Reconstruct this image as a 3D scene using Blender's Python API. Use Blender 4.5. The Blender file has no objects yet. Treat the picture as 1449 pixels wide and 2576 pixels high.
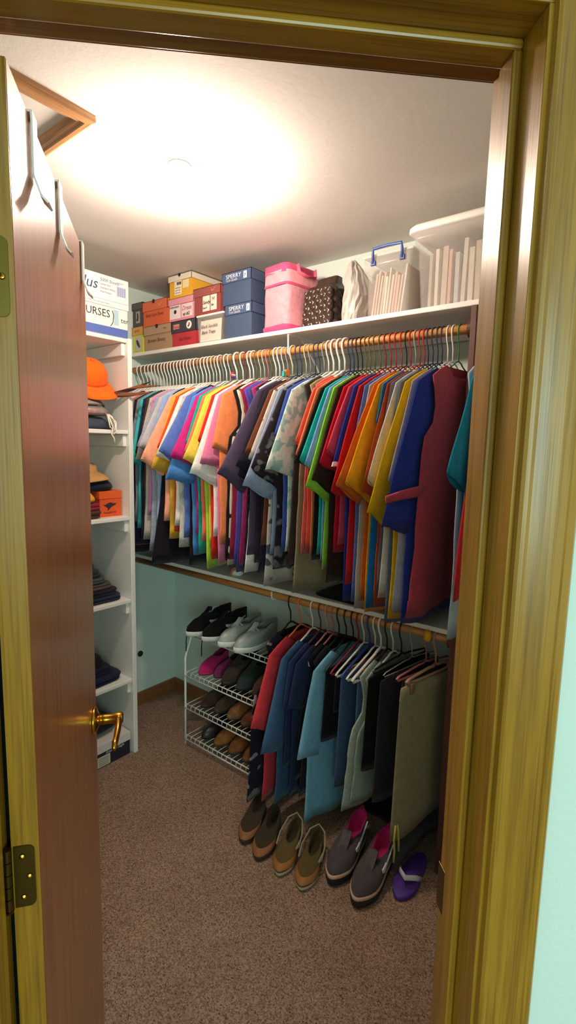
import bpy, bmesh, math, random
from mathutils import Vector, Matrix

SC = bpy.context.scene
COL = SC.collection
PI = math.pi

# ------------------------------------------------------------------ camera
cam = bpy.data.cameras.new('camera')
cam.sensor_fit = 'VERTICAL'
cam.sensor_height = 36.0
cam.lens = 1284.17 / 2576 * 36.0
cam.clip_start = 0.02
camo = bpy.data.objects.new('camera', cam)
COL.objects.link(camo)
_r = Vector((0.782472, 0.622276, 0.022587))
_u = Vector((-0.096722, 0.085628, 0.991621))
_f = Vector((-0.615128, 0.778100, -0.127190))
_m = Matrix.Identity(4)
for _i in range(3):
    _m[_i][0] = _r[_i]; _m[_i][1] = _u[_i]; _m[_i][2] = -_f[_i]
_m[0][3], _m[1][3], _m[2][3] = 2.5577, -2.0706, 1.6120
camo.matrix_world = _m
SC.camera = camo

# ------------------------------------------------------------------ world, lights, exposure
world = bpy.data.worlds.new('bedroom_daylight')
SC.world = world
world.use_nodes = True
_bg = world.node_tree.nodes['Background']
_bg.inputs[0].default_value = (0.70, 1.0, 0.90, 1)      # cool daylight filling the bedroom
_bg.inputs[1].default_value = 0.74

def area(name, loc, target, sx, sy, power, colour):
    l = bpy.data.lights.new(name, 'AREA')
    l.shape = 'RECTANGLE'; l.size = sx; l.size_y = sy; l.energy = power; l.color = colour
    o = bpy.data.objects.new(name, l); COL.objects.link(o)
    o.location = loc
    d = Vector(target) - Vector(loc)
    o.rotation_euler = d.to_track_quat('-Z', 'Y').to_euler()
    return o
# the bedroom window, across the room behind the photographer
area('bedroom_window_light', (4.80, -3.55, 1.65), (2.1, -1.5, 1.1), 1.6, 1.4, 62, (0.70, 1.0, 0.92))

SC.view_settings.view_transform = 'Standard'
SC.view_settings.look = 'None'
SC.view_settings.gamma = 1.0
SC.view_settings.use_curve_mapping = False
SC.view_settings.exposure = 0.0
BULB_STRENGTH = 820.0
BULB_COLOUR = (1.0, 0.81, 0.67)

# ------------------------------------------------------------------ materials
_mats = {}
def lin(h):
    if isinstance(h, (tuple, list)):
        return tuple(h) + ((1,) if len(h) == 3 else ())
    h = h.lstrip('#')
    c = [int(h[i:i + 2], 16) / 255 for i in (0, 2, 4)]
    return tuple((v / 12.92 if v <= .04045 else ((v + .055) / 1.055) ** 2.4) for v in c) + (1,)

def new_mat(name):
    m = bpy.data.materials.new(name); m.use_nodes = True
    nt = m.node_tree
    return m, nt, nt.nodes['Principled BSDF'], nt.nodes, nt.links

def ramp(nodes, stops, interp='LINEAR'):
    n = nodes.new('ShaderNodeValToRGB'); n.color_ramp.interpolation = interp
    e = n.color_ramp.elements
    e[0].position, e[0].color = stops[0]
    e[1].position, e[1].color = stops[-1]
    for p, c in stops[1:-1]:
        x = e.new(p); x.color = c
    return n

def noise(nodes, links, scale, detail=3, rough=.5, vec=None, mapscale=None, coord='Object'):
    t = nodes.new('ShaderNodeTexNoise'); t.inputs['Scale'].default_value = scale
    t.inputs['Detail'].default_value = detail; t.inputs['Roughness'].default_value = rough
    tc = nodes.new('ShaderNodeTexCoord')
    src = tc.outputs[coord]
    if mapscale:
        mp = nodes.new('ShaderNodeMapping'); mp.inputs['Scale'].default_value = mapscale
        links.new(src, mp.inputs['Vector']); src = mp.outputs[0]
    links.new(src, t.inputs['Vector'])
    return t

def add_bump(nodes, links, bs, fac, strength, dist=.002):
    b = nodes.new('ShaderNodeBump'); b.inputs['Strength'].default_value = strength
    b.inputs['Distance'].default_value = dist
    links.new(fac, b.inputs['Height']); links.new(b.outputs[0], bs.inputs['Normal'])

def plain(c, rough=.5, metal=0, bump=0, scale=300, var=.0, spec=.5, name=None):
    key = ('plain', c, rough, metal, bump, scale, var, spec)
    if key in _mats: return _mats[key]
    m, nt, bs, nodes, links = new_mat(name or 'plain_' + str(c).lstrip('#'))
    col = lin(c)
    bs.inputs['Base Color'].default_value = col
    bs.inputs['Roughness'].default_value = rough
    bs.inputs['Metallic'].default_value = metal
    bs.inputs['Specular IOR Level'].default_value = spec
    t = noise(nodes, links, scale, 2)
    v = var or .04
    rp = ramp(nodes, [(.3, tuple(x * (1 - v) for x in col[:3]) + (1,)), (.7, tuple(min(1, x * (1 + v)) for x in col[:3]) + (1,))])
    links.new(t.outputs[0], rp.inputs[0]); links.new(rp.outputs[0], bs.inputs['Base Color'])
    if bump: add_bump(nodes, links, bs, t.outputs[0], bump)
    _mats[key] = m
    return m

def fabric(c, pat=None, c2=None):
    key = ('fab', c, pat, c2)
    if key in _mats: return _mats[key]
    m, nt, bs, nodes, links = new_mat('fabric_' + c.lstrip('#') + ('_' + pat if pat else ''))
    col = lin(c)
    bs.inputs['Roughness'].default_value = .92
    bs.inputs['Specular IOR Level'].default_value = .15
    try: bs.inputs['Sheen Weight'].default_value = .08
    except Exception: pass
    t = noise(nodes, links, 42, 4, .6)
    rp = ramp(nodes, [(.3, tuple(x * .86 for x in col[:3]) + (1,)), (.72, tuple(min(1, x * 1.1) for x in col[:3]) + (1,))])
    links.new(t.outputs[0], rp.inputs[0])
    out = rp.outputs[0]
    if pat:
        k2 = lin(c2 or '#ffffff')
        if pat == 'floral':
            v = nodes.new('ShaderNodeTexVoronoi'); v.inputs['Scale'].default_value = 22
            w = noise(nodes, links, 9, 2)
            tc = nodes.new('ShaderNodeTexCoord')
            ad = nodes.new('ShaderNodeMix'); ad.data_type = 'VECTOR'; ad.inputs[0].default_value = .12
            links.new(tc.outputs['Object'], ad.inputs[4]); links.new(w.outputs[1], ad.inputs[5])
            links.new(ad.outputs[1], v.inputs['Vector'])
            f = ramp(nodes, [(.30, (1, 1, 1, 1)), (.40, (0, 0, 0, 1))])
            links.new(v.outputs[0], f.inputs[0]); fac = f.outputs[0]
        elif pat == 'blotch':
            v = noise(nodes, links, 26, 2, .4)
            f = ramp(nodes, [(.50, (0, 0, 0, 1)), (.55, (1, 1, 1, 1))])
            links.new(v.outputs[0], f.inputs[0]); fac = f.outputs[0]
        elif pat == 'stripe':
            v = nodes.new('ShaderNodeTexWave'); v.bands_direction = 'Z'; v.inputs['Scale'].default_value = 9
            tc = nodes.new('ShaderNodeTexCoord'); links.new(tc.outputs['Object'], v.inputs['Vector'])
            f = ramp(nodes, [(.55, (0, 0, 0, 1)), (.62, (1, 1, 1, 1))])
            links.new(v.outputs['Fac'], f.inputs[0]); fac = f.outputs[0]
        elif pat == 'heather':
            v = noise(nodes, links, 160, 2, .7)
            f = ramp(nodes, [(.45, (0, 0, 0, 1)), (.6, (.6, .6, .6, 1))])
            links.new(v.outputs[0], f.inputs[0]); fac = f.outputs[0]
        mx = nodes.new('ShaderNodeMix'); mx.data_type = 'RGBA'
        links.new(fac, mx.inputs[0]); links.new(out, mx.inputs[6]); mx.inputs[7].default_value = k2
        out = mx.outputs[2]
    links.new(out, bs.inputs['Base Color'])
    add_bump(nodes, links, bs, t.outputs[0], .35, .006)
    _mats[key] = m
    return m

def wood(name, light, dark, axis='Z', rough=.35, grain=1.0, coat=.25):
    key = ('wood', name, axis)
    if key in _mats: return _mats[key]
    m, nt, bs, nodes, links = new_mat('wood_' + name + '_' + axis)
    s = {'X': (2.2, 55, 55), 'Y': (55, 2.2, 55), 'Z': (55, 55, 2.2)}[axis]
    s = tuple(v * grain for v in s)
    t = noise(nodes, links, 1.0, 6, .65, mapscale=s)
    rp = ramp(nodes, [(.30, lin(dark)), (.52, lin(light)), (.75, tuple(min(1, x * 1.12) for x in lin(light)[:3]) + (1,))])
    links.new(t.outputs[0], rp.inputs[0])
    s2 = {'X': (6, 340, 340), 'Y': (340, 6, 340), 'Z': (340, 340, 6)}[axis]
    t2 = noise(nodes, links, 1.0, 2, .5, mapscale=s2)
    r2 = ramp(nodes, [(.36, (.62, .58, .52, 1)), (.46, (1, 1, 1, 1))])
    links.new(t2.outputs[0], r2.inputs[0])
    mx = nodes.new('ShaderNodeMix'); mx.data_type = 'RGBA'; mx.blend_type = 'MULTIPLY'; mx.inputs[0].default_value = .6
    links.new(rp.outputs[0], mx.inputs[6]); links.new(r2.outputs[0], mx.inputs[7])
    links.new(mx.outputs[2], bs.inputs['Base Color'])
    bs.inputs['Roughness'].default_value = rough
    try:
        bs.inputs['Coat Weight'].default_value = coat; bs.inputs['Coat Roughness'].default_value = .22
    except Exception: pass
    add_bump(nodes, links, bs, t2.outputs[0], .15, .001)
    _mats[key] = m
    return m

def wall_paint(c, name, scale=120, strength=.25):
    key = ('wall', name)
    if key in _mats: return _mats[key]
    m, nt, bs, nodes, links = new_mat('paint_' + name)
    col = lin(c)
    t = noise(nodes, links, scale, 4, .6)
    t2 = noise(nodes, links, 2.5, 2)
    rp = ramp(nodes, [(.3, tuple(x * .95 for x in col[:3]) + (1,)), (.7, col)])
    links.new(t2.outputs[0], rp.inputs[0]); links.new(rp.outputs[0], bs.inputs['Base Color'])
    bs.inputs['Roughness'].default_value = .85
    bs.inputs['Specular IOR Level'].default_value = .25
    add_bump(nodes, links, bs, t.outputs[0], strength, .004)
    _mats[key] = m
    return m

def carpet_mat():
    m, nt, bs, nodes, links = new_mat('carpet_beige_fleck')
    t = noise(nodes, links, 190, 3, .7)
    vo = nodes.new('ShaderNodeTexVoronoi'); vo.inputs['Scale'].default_value = 260
    tcv = nodes.new('ShaderNodeTexCoord'); links.new(tcv.outputs['Object'], vo.inputs['Vector'])
    sep = nodes.new('ShaderNodeSeparateColor'); links.new(vo.outputs['Color'], sep.inputs[0])
    mxv = nodes.new('ShaderNodeMath'); mxv.operation = 'MULTIPLY_ADD'; mxv.inputs[1].default_value = .42
    mt = nodes.new('ShaderNodeMath'); mt.operation = 'MULTIPLY'; mt.inputs[1].default_value = .62
    links.new(t.outputs[0], mt.inputs[0]); links.new(sep.outputs[0], mxv.inputs[0]); links.new(mt.outputs[0], mxv.inputs[2])
    rp = ramp(nodes, [(.22, lin('#3e2a20')), (.36, lin('#7c6252')), (.56, lin('#977e6c')), (.82, lin('#b69e8c'))])
    links.new(mxv.outputs[0], rp.inputs[0])
    big = noise(nodes, links, 5, 3)
    r2 = ramp(nodes, [(.3, (.86, .84, .82, 1)), (.7, (1, 1, 1, 1))])
    links.new(big.outputs[0], r2.inputs[0])
    mx = nodes.new('ShaderNodeMix'); mx.data_type = 'RGBA'; mx.blend_type = 'MULTIPLY'; mx.inputs[0].default_value = 1
    links.new(rp.outputs[0], mx.inputs[6]); links.new(r2.outputs[0], mx.inputs[7])
    links.new(mx.outputs[2], bs.inputs['Base Color'])
    bs.inputs['Roughness'].default_value = 1.0
    bs.inputs['Specular IOR Level'].default_value = .05
    add_bump(nodes, links, bs, mxv.outputs[0], .55, .005)
    return m

def clear_plastic(tint='#e9e4e2', fog=.28):
    key = ('clear', tint, fog)
    if key in _mats: return _mats[key]
    m = bpy.data.materials.new('clear_plastic'); m.use_nodes = True
    nt = m.node_tree; nodes = nt.nodes; links = nt.links
    bs = nodes['Principled BSDF']; out = nodes['Material Output']
    bs.inputs['Base Color'].default_value = lin(tint); bs.inputs['Roughness'].default_value = .22
    t = noise(nodes, links, 30, 2)
    rp = ramp(nodes, [(.2, (fog * .8,) * 3 + (1,)), (.8, (fog * 1.2,) * 3 + (1,))])
    links.new(t.outputs[0], rp.inputs[0])
    tr = nodes.new('ShaderNodeBsdfTransparent'); mx = nodes.new('ShaderNodeMixShader')
    links.new(rp.outputs[0], mx.inputs[0]); links.new(tr.outputs[0], mx.inputs[1]); links.new(bs.outputs[0], mx.inputs[2])
    links.new(mx.outputs[0], out.inputs[0])
    _mats[key] = m
    return m

def emit(c, strength, name):
    m, nt, bs, nodes, links = new_mat(name)
    bs.inputs['Base Color'].default_value = lin(c)
    bs.inputs['Emission Color'].default_value = lin(c); bs.inputs['Emission Strength'].default_value = strength
    return m

M_WALL = wall_paint('#d3e2da', 'wall_mint_white')
M_CEIL = wall_paint('#e6e2dc', 'ceiling_white', 60, .12)
M_OAK = wood('oak_golden', '#a0731c', '#76500e', 'Z', .32)
M_OAKX = wood('oak_golden', '#a0731c', '#76500e', 'X', .32)
M_DOOR = wood('door_brown', '#a8622a', '#7c4418', 'Z', .36, .8, .6)
M_BASE = wood('baseboard_brown', '#8a5a34', '#6d4324', 'Y', .45, 1, .1)
M_BASEX = wood('baseboard_brown', '#8a5a34', '#6d4324', 'X', .45, 1, .1)
M_ROD = wood('rod_maple', '#c98a4a', '#a96c30', 'X', .45, 1, .1)
M_PANEL = wood('panel_mahogany', '#5e3426', '#43231a', 'Z', .5, 1, .1)
M_WHITE = plain('#e9e6e0', .5, name='white_shelf_paint')
M_WPLAST = plain('#f2eee8', .35, name='white_plastic')
M_BRASS = plain('#d6a33c', .18, 1.0, name='polished_brass')
M_ABRASS = plain('#6b5a2c', .35, 1.0, name='antique_brass')
M_CHROME = plain('#d8d8d8', .15, 1.0, name='chrome')
M_WIRE = plain('#dfe3e0', .4, name='white_coated_wire')
M_INK = plain('#2a2426', .8, name='black_ink')
M_BLACK = plain('#141214', .7, name='black')

# ------------------------------------------------------------------ mesh helpers
class MB:
    def __init__(s): s.v = []; s.f = []
    def add(s, vs, fs):
        o = len(s.v); s.v.extend(tuple(p) for p in vs); s.f.extend(tuple(i + o for i in f) for f in fs)
        return s
    def box(s, a, b):
        x0, y0, z0 = a; x1, y1, z1 = b
        return s.add([(x0, y0, z0), (x1, y0, z0), (x1, y1, z0), (x0, y1, z0), (x0, y0, z1), (x1, y0, z1), (x1, y1, z1), (x0, y1, z1)],
                     [(0, 3, 2, 1), (4, 5, 6, 7), (0, 1, 5, 4), (1, 2, 6, 5), (2, 3, 7, 6), (3, 0, 4, 7)])
    def loft(s, rings, cap0=True, cap1=True, closed=True):
        n = len(rings[0]); vs = [p for r in rings for p in r]; fs = []
        for i in range(len(rings) - 1):
            for j in range(n if closed else n - 1):
                k = (j + 1) % n
                fs.append((i * n + j, i * n + k, (i + 1) * n + k, (i + 1) * n + j))
        if cap0: fs.append(tuple(range(n))[::-1])
        if cap1: fs.append(tuple(range((len(rings) - 1) * n, len(rings) * n)))
        return s.add(vs, fs)
    def tube(s, path, r, seg=6, cap=True, flat=1.0):
        P = [Vector(p) for p in path]; rings = []
        n = None
        for i, p in enumerate(P):
            t = (P[min(i + 1, len(P) - 1)] - P[max(i - 1, 0)]).normalized()
            if n is None:
                a = Vector((0, 0, 1)) if abs(t.z) < .9 else Vector((1, 0, 0))
                n = (a - t * a.dot(t)).normalized()
            else:
                n = (n - t * n.dot(t)).normalized()
            b = t.cross(n)
            rr = r[i] if isinstance(r, (list, tuple)) else r
            rings.append([p + (n * math.cos(2 * PI * k / seg) + b * math.sin(2 * PI * k / seg) * flat) * rr for k in range(seg)])
        return s.loft(rings, cap, cap)
    def lathe(s, prof, seg=20, centre=(0, 0, 0), axis='Z', cap=True):
        rings = []
        for r, h in prof:
            ring = []
            for k in range(seg):
                a = 2 * PI * k / seg; c, d = r * math.cos(a), r * math.sin(a)
                q = {'Z': (c, d, h), 'Y': (c, h, d), 'X': (h, c, d)}[axis]
                ring.append((q[0] + centre[0], q[1] + centre[1], q[2] + centre[2]))
            rings.append(ring)
        return s.loft(rings, cap, cap)
    def prism(s, poly, h0, h1, axis='Z'):
        def q(p, h): return {'Z': (p[0], p[1], h), 'Y': (p[0], h, p[1]), 'X': (h, p[0], p[1])}[axis]
        return s.loft([[q(p, h0) for p in poly], [q(p, h1) for p in poly]])
    def mesh(s, name, mat, smooth=False, bevel=0, weld=False):
        me = bpy.data.meshes.new(name); me.from_pydata([tuple(p) for p in s.v], [], s.f)
        bm = bmesh.new(); bm.from_mesh(me)
        if weld: bmesh.ops.remove_doubles(bm, verts=bm.verts, dist=1e-5)
        if bevel:
            es = [e for e in bm.edges if len(e.link_faces) == 2 and e.calc_face_angle(0) > .7]
            bmesh.ops.bevel(bm, geom=es, offset=bevel, segments=2, affect='EDGES', profile=.5)
        bmesh.ops.recalc_face_normals(bm, faces=bm.faces)
        bm.to_mesh(me); bm.free()
        if smooth:
            for p in me.polygons: p.use_smooth = True
        me.materials.append(mat)
        return me
    def build(s, name, mat, parent=None, smooth=False, bevel=0, loc=None, rot=None, weld=False):
        return link(name, s.mesh(name, mat, smooth, bevel, weld), parent, loc, rot)

def link(name, me, parent=None, loc=None, rot=None):
    o = bpy.data.objects.new(name, me); COL.objects.link(o)
    if parent: o.parent = parent
    if loc is not None: o.location = loc
    if rot is not None: o.rotation_euler = rot
    return o

def empty(name, loc=(0, 0, 0), rz=0.0, rot=None):
    o = bpy.data.objects.new(name, None); COL.objects.link(o)
    o.empty_display_size = .05
    o.location = loc; o.rotation_euler = rot if rot else (0, 0, rz)
    return o

def tag(o, label=None, cat=None, group=None, kind=None):
    if label: o['label'] = label
    if cat: o['category'] = cat
    if group: o['group'] = group
    if kind: o['kind'] = kind
    return o

def struct(o, label=None):
    o['kind'] = 'structure'
    if label: o['label'] = label
    return o

def lettering(parent, s, size, loc, rot, mat, name='lettering', shear=0.0, align='LEFT', width=1.0):
    c = bpy.data.curves.new('txt', 'FONT'); c.body = s; c.size = size; c.shear = shear; c.align_x = align
    c.extrude = .0003; c.resolution_u = 2
    t = bpy.data.objects.new('txt', c); COL.objects.link(t)
    dg = bpy.context.evaluated_depsgraph_get()
    me = bpy.data.meshes.new_from_object(t.evaluated_get(dg))
    bpy.data.objects.remove(t); bpy.data.curves.remove(c)
    me.name = name; me.materials.clear(); me.materials.append(mat)
    if width != 1.0:
        for v in me.vertices: v.co.x *= width
    return link(name, me, parent, loc, rot)

def stroke(parent, pts, r, mat, name, loc=(0, 0, 0), rot=(0, 0, 0)):
    return MB().tube(pts, r, 5).build(name, mat, parent, loc=loc, rot=rot)

def lerp(a, b, t): return a + (b - a) * t
def smooth01(t): t = max(0, min(1, t)); return t * t * (3 - 2 * t)
FACE_Y = (PI / 2, 0, 0)          # writing that faces -Y
FACE_X = (PI / 2, 0, PI / 2)     # writing that faces +X

# ================================================================== structure
CEIL = 2.47
JX, JY, PHI = 2.3985, -1.4626, math.radians(44.25)
ux, uy = math.cos(PHI), math.sin(PHI); nx, ny = -uy, ux
def dw(x, y, z=0.0): return (JX + ux * x + nx * y, JY + uy * x + ny * y, z)   # door-wall frame
OPEN_W, HEAD, JD = 0.613, 2.062, 0.116
RWX = 2.72
# where the diagonal wall's closet face meets the right wall and the front wall
_b = dw(0, JD); _s = (RWX - _b[0]) / ux; RWY = _b[1] + uy * _s
_h = dw(-OPEN_W - .40, JD); FWX, FWY = _h[0], _h[1]

struct(MB().box((-.3, -6.0, -.1), (6.0, .2, 0)).build('floor', carpet_mat()), 'beige flecked carpet')
struct(MB().box((-.1, FWY - .12, CEIL), (RWX + .12, .12, CEIL + .08)).build('ceiling', M_CEIL), 'white closet ceiling')
struct(MB().box((-.1, -.0, 0), (RWX + .1, .1, CEIL)).build('wall_back', M_WALL), 'pale wall behind the clothes rods')
struct(MB().box((-.1, FWY - .1, 0), (0, 0, CEIL)).build('wall_left', M_WALL), 'pale wall behind the shelf tower')
struct(MB().box((RWX, RWY, 0), (RWX + .1, 0, CEIL)).build('wall_right', M_WALL))
struct(MB().box((0, FWY - .1, 0), (FWX, FWY, CEIL)).build('wall_front', M_WALL))
E_DW = (0, 0, PHI)
wm = MB()
wm.box((.018, .002, 0), (1.9, JD - .002, 2.7)).box((-OPEN_W - .42, .002, 0), (-OPEN_W - .018, JD - .002, 2.7)).box((-OPEN_W - .018, .002, HEAD + .018), (.018, JD - .002, 2.7))
struct(wm.build('wall_door', M_WALL, loc=(JX, JY, 0), rot=E_DW), 'pale wall around the closet doorway')

def dwobj(mb, name, mat, parent=None, bevel=0, smooth=False):
    return mb.build(name, mat, parent, smooth, bevel, None if parent else (JX, JY, 0), None if parent else E_DW)
# jambs and stops
jr = struct(dwobj(MB().box((0, 0, 0), (.018, JD, HEAD)), 'trim_1', M_OAK, bevel=.0012), 'oak jamb on the right of the doorway')
dwobj(MB().box((-.011, .046, 0), (.0, .080, HEAD - .011)), 'door_stop', M_OAK, jr, .003)
sp = dwobj(MB().box((-.0015, .088, .93), (.0, JD + .004, 1.0)), 'strike_plate', M_ABRASS, jr, .0006)
jh = struct(dwobj(MB().box((-OPEN_W - .018, 0, HEAD), (.018, JD, HEAD + .018)), 'trim_2', M_OAKX, bevel=.0012), 'oak head jamb above the doorway')
dwobj(MB().box((-OPEN_W, .046, HEAD - .011), (0, .080, HEAD)), 'door_stop', M_OAKX, jh, .003)
jl = struct(dwobj(MB().box((-OPEN_W - .018, 0, 0), (-OPEN_W, JD, HEAD)), 'trim_3', M_OAK, bevel=.0012), 'oak jamb on the hinge side of the doorway')
dwobj(MB().box((-OPEN_W, .046, 0), (-OPEN_W + .011, .080, HEAD - .011)), 'door_stop', M_OAK, jl, .003)
# casings: a moulded profile (distance from jamb, projection from wall)
PROF = [(0, 0), (0, .009), (.003, .012), (.008, .0125), (.0095, .0105), (.013, .0105), (.022, .0135), (.040, .0155), (.052, .016), (.0535, .0148), (.055, .016), (.064, .0155), (.068, .012), (.068, 0)]
CW = .068

def miter(side, front):
    m = MB(); rings = []
    ys = -1 if front else 1; y0 = 0 if front else JD
    for end in (0, 1):
        ring = []
        for d, h in PROF:
            if side == 'R': p = (.005 + d, y0 + ys * h, 0 if end == 0 else HEAD + .005 + d)
            elif side == 'L': p = (-OPEN_W - .005 - d, y0 + ys * h, 0 if end == 0 else HEAD + .005 + d)
            else:
                x = -OPEN_W - .005 - d if end == 0 else .005 + d
                p = (x, y0 + ys * h, HEAD + .005 + d)
            ring.append(p)
        rings.append(ring)
    return m.loft(rings)
struct(dwobj(miter('R', True), 'trim_4', M_OAK), 'moulded oak casing right of the doorway')
struct(dwobj(miter('H', True), 'trim_5', M_OAKX), 'moulded oak casing above the doorway')
struct(dwobj(miter('L', True), 'trim_6', M_OAK), 'moulded oak casing left of the doorway')
struct(dwobj(miter('R', False), 'trim_7', M_OAK)); struct(dwobj(miter('H', False), 'trim_8', M_OAKX)); struct(dwobj(miter('L', False), 'trim_9', M_OAK))

# baseboards
BP = [(0, 0), (.012, 0), (.012, .065), (.009, .078), (.005, .085), (0, .085)]
struct(MB().prism([(x, z) for x, z in BP], FWY, -.0, 'Y').build('baseboard_left', M_BASE), 'brown wooden baseboard left of the corner')
struct(MB().prism([(-x, z) for x, z in BP], 0.012, RWX, 'X').build('baseboard_back', M_BASEX), 'brown wooden baseboard under the lower rod')

# attic hatch in the ceiling
hx0, hx1, hy0, hy1 = .50, 1.225, -1.90, -1.245
hatch = struct(empty('trim_10', (0, 0, CEIL)), 'wooden frame of the attic hatch in the ceiling')
HP = [(0, 0), (0, -.018), (.008, -.022), (.020, -.022), (.022, -.018), (.034, -.018), (.037, -.013), (.050, -.012), (.052, 0)]
def hatch_side(a, b, inn):
    rings = []
    for p, din in ((a, inn[0]), (b, inn[1])):
        rings.append([(p[0] + din[0] * d, p[1] + din[1] * d, h) for d, h in HP])
    return MB().loft(rings)
M_HATCH = wood('hatch_oak', '#c08d5c', '#9c6b3e', 'X', .4); M_HATCHY = wood('hatch_oak', '#c08d5c', '#9c6b3e', 'Y', .4)
hatch_side((hx0, hy1), (hx1, hy1), ((1, -1), (-1, -1))).build('frame_rail', M_HATCH, hatch)
hatch_side((hx0, hy0), (hx1, hy0), ((1, 1), (-1, 1))).build('frame_rail', M_HATCH, hatch)
hatch_side((hx1, hy0), (hx1, hy1), ((-1, 1), (-1, -1))).build('frame_rail', M_HATCHY, hatch)
hatch_side((hx0, hy0), (hx0, hy1), ((1, 1), (1, -1))).build('frame_rail', M_HATCHY, hatch)
MB().box((hx0 + .045, hy0 + .045, -.006), (hx1 - .045, hy1 - .045, -.001)).build('hatch_panel', M_CEIL, hatch)

# ------------------------------------------------------------------ door, swung into the closet
DT, DW_, DH = .035, .609, 2.035
ANG = math.radians(142.44)
pin = dw(-OPEN_W, JD + .006)
DH0 = Vector((1.9141, -1.7813, 0))                       # near corner of the visible face
dvec = Vector((math.cos(ANG), math.sin(ANG), 0)); dnor = Vector((dvec.y, -dvec.x, 0))   # faces the photographer
# local frame: X along the door from the hinge, -Y the visible face, Z up
door = struct(MB().box((0, 0, .012), (DW_, DT, DH)).build('door_1', M_DOOR, bevel=.0015, loc=DH0, rot=(0, 0, ANG)), 'brown wooden slab door swung open into the closet')
# golden solid-wood edge band on the hinge edge
MB().box((-.0012, .0005, .013), (.0, DT - .0005, DH - .001)).build('edge_band', M_OAK, door)
for hz in (.25, 1.03, 1.80):
    h = MB()
    poly = []
    for cx, cz, a0 in ((.003, hz - .045, None), (.028 - .008 + .001, hz - .045 + .008, -PI / 2), (.028 - .008 + .001, hz + .045 - .008, 0), (.003, hz + .045, None)):
        if a0 is None: poly.append((cx, cz))
        else:
            for k in range(5): poly.append((cx + .008 * math.cos(a0 + k * PI / 8), cz + .008 * math.sin(a0 + k * PI / 8)))
    # the leaf lies on the hinge edge: plane Y-Z at x just proud of the edge
    hg = MB().prism([(DT - p[0], p[1]) for p in poly], -.0032, -.0012, 'X').build('hinge', M_ABRASS, door)
    kn = MB()
    for k in range(5):
        kn.lathe([(.0055, hz - .045 + k * .018 + .0006), (.0055, hz - .045 + (k + 1) * .018 - .0006)], 12, (-.0045, DT + .004, 0))
    kn.lathe([(.0, hz - .051), (.005, hz - .049), (.006, hz - .045)], 12, (-.0045, DT + .004, 0), cap=False)
    kn.build('knuckle', M_ABRASS, hg, smooth=False)
    for dy, dz in ((.018, .03), (.024 - .002 + .004, 0), (.018, -.03)):
        MB().lathe([(.0038, -.0040), (.0030, -.0046), (.0, -.0048)], 10, (0, DT - dy + .004, hz + dz), 'X').build('screw', M_BRASS, hg, smooth=True)
# lever handle
hx_, hz_ = DW_ - .060, .945
hd = empty('door_handle'); hd.parent = door; hd.location = (hx_, 0, hz_)
MB().lathe([(.032, 0), (.032, -.004), (.029, -.008), (.020, -.011), (.015, -.014)], 28, axis='Y').build('rose', M_BRASS, hd, True)
MB().lathe([(.0125, -.010), (.0115, -.030), (.0115, -.048), (.014, -.052), (.014, -.066), (.010, -.069)], 20, axis='Y').build('neck', M_BRASS, hd, True)
lv = [(0, -.058, 0), (-.02, -.060, .001), (-.045, -.060, -.004), (-.070, -.058, -.012), (-.090, -.057, -.010), (-.108, -.056, -.016)]
MB().tube(lv, [.011, .010, .009, .008, .0085, .006], 10, flat=.8).build('lever', M_BRASS, hd, True)
MB().box((DW_ - .0005, .006, .92), (DW_ + .0012, .029, .975)).build('latch_plate', M_BRASS, door)
# over-the-door hooks
for i, hx in enumerate((.115, .300, .560)):
    hk = MB()
    w = .026
    path = [(0, DT + .0035, -.03), (0, DT + .0035, .0035), (0, -.0035, .0035), (0, -.0035, -.075), (0, -.012, -.098), (0, -.020, -.106)]
    for (a, b) in zip(path[:-1], path[1:]):
        A, B = Vector(a), Vector(b); t = (B - A).normalized(); n = t.cross(Vector((1, 0, 0))) * .0014
        W = Vector((w / 2, 0, 0))
        hk.loft([[A - W - n - t * .001, A + W - n - t * .001, A + W + n - t * .001, A - W + n - t * .001], [B - W - n + t * .001, B + W - n + t * .001, B + W + n + t * .001, B - W + n + t * .001]])
    p = DH0 + dvec * hx
    o = hk.build('over_door_hook', M_WPLAST, loc=(p.x, p.y, DH + .0005), rot=(0, 0, ANG))
    tag(o, ['white over-door hook nearest the hinge', 'white over-door hook halfway along the door top', 'white over-door hook at the door\'s free corner'][i], 'hook', 'white hooks over the door')

# guessed organizer, added behind the door so the hinge gap looks black
og = tag(empty('guessed_organizer', DH0, ANG), 'guessed black organizer added behind the open door to darken the hinge gap', 'organizer')
MB().box((.020, DT + .006, .10), (.585, DT + .012, 1.96)).build('back_sheet', fabric('#121216'), og)
for r_ in range(6):
    for c_ in range(3):
        x0 = .030 + c_ * .185; z0 = .14 + r_ * .30
        MB().loft([[(x0 + a, DT + .0125 + d, z0 + h) for a, d in ((0, 0), (.03, dd), (.14, dd), (.17, 0))] for h, dd in ((0, .012), (.02, .040), (.22, .048))], True, True).build('pocket', fabric('#17171c'), og)

# ------------------------------------------------------------------ ceiling lamp
lampx, lampy = 1.215, -.955
lamp = tag(empty('ceiling_lamp', (lampx, lampy, CEIL)), 'bright bare-bulb ceiling lamp glowing over the closet', 'lamp')
MB().lathe([(.036, 0), (.036, -.010), (.030, -.020), (.024, -.026), (.022, -.045), (.016, -.047)], 28).build('lamp_base', M_WPLAST, lamp, True)
MB().lathe([(.013, -.044), (.014, -.055), (.022, -.068), (.030, -.085), (.031, -.098), (.027, -.115), (.015, -.127), (.001, -.130)], 24).build('bulb', emit(tuple(BULB_COLOUR), BULB_STRENGTH, 'lit_bulb'), lamp, True)

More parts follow.
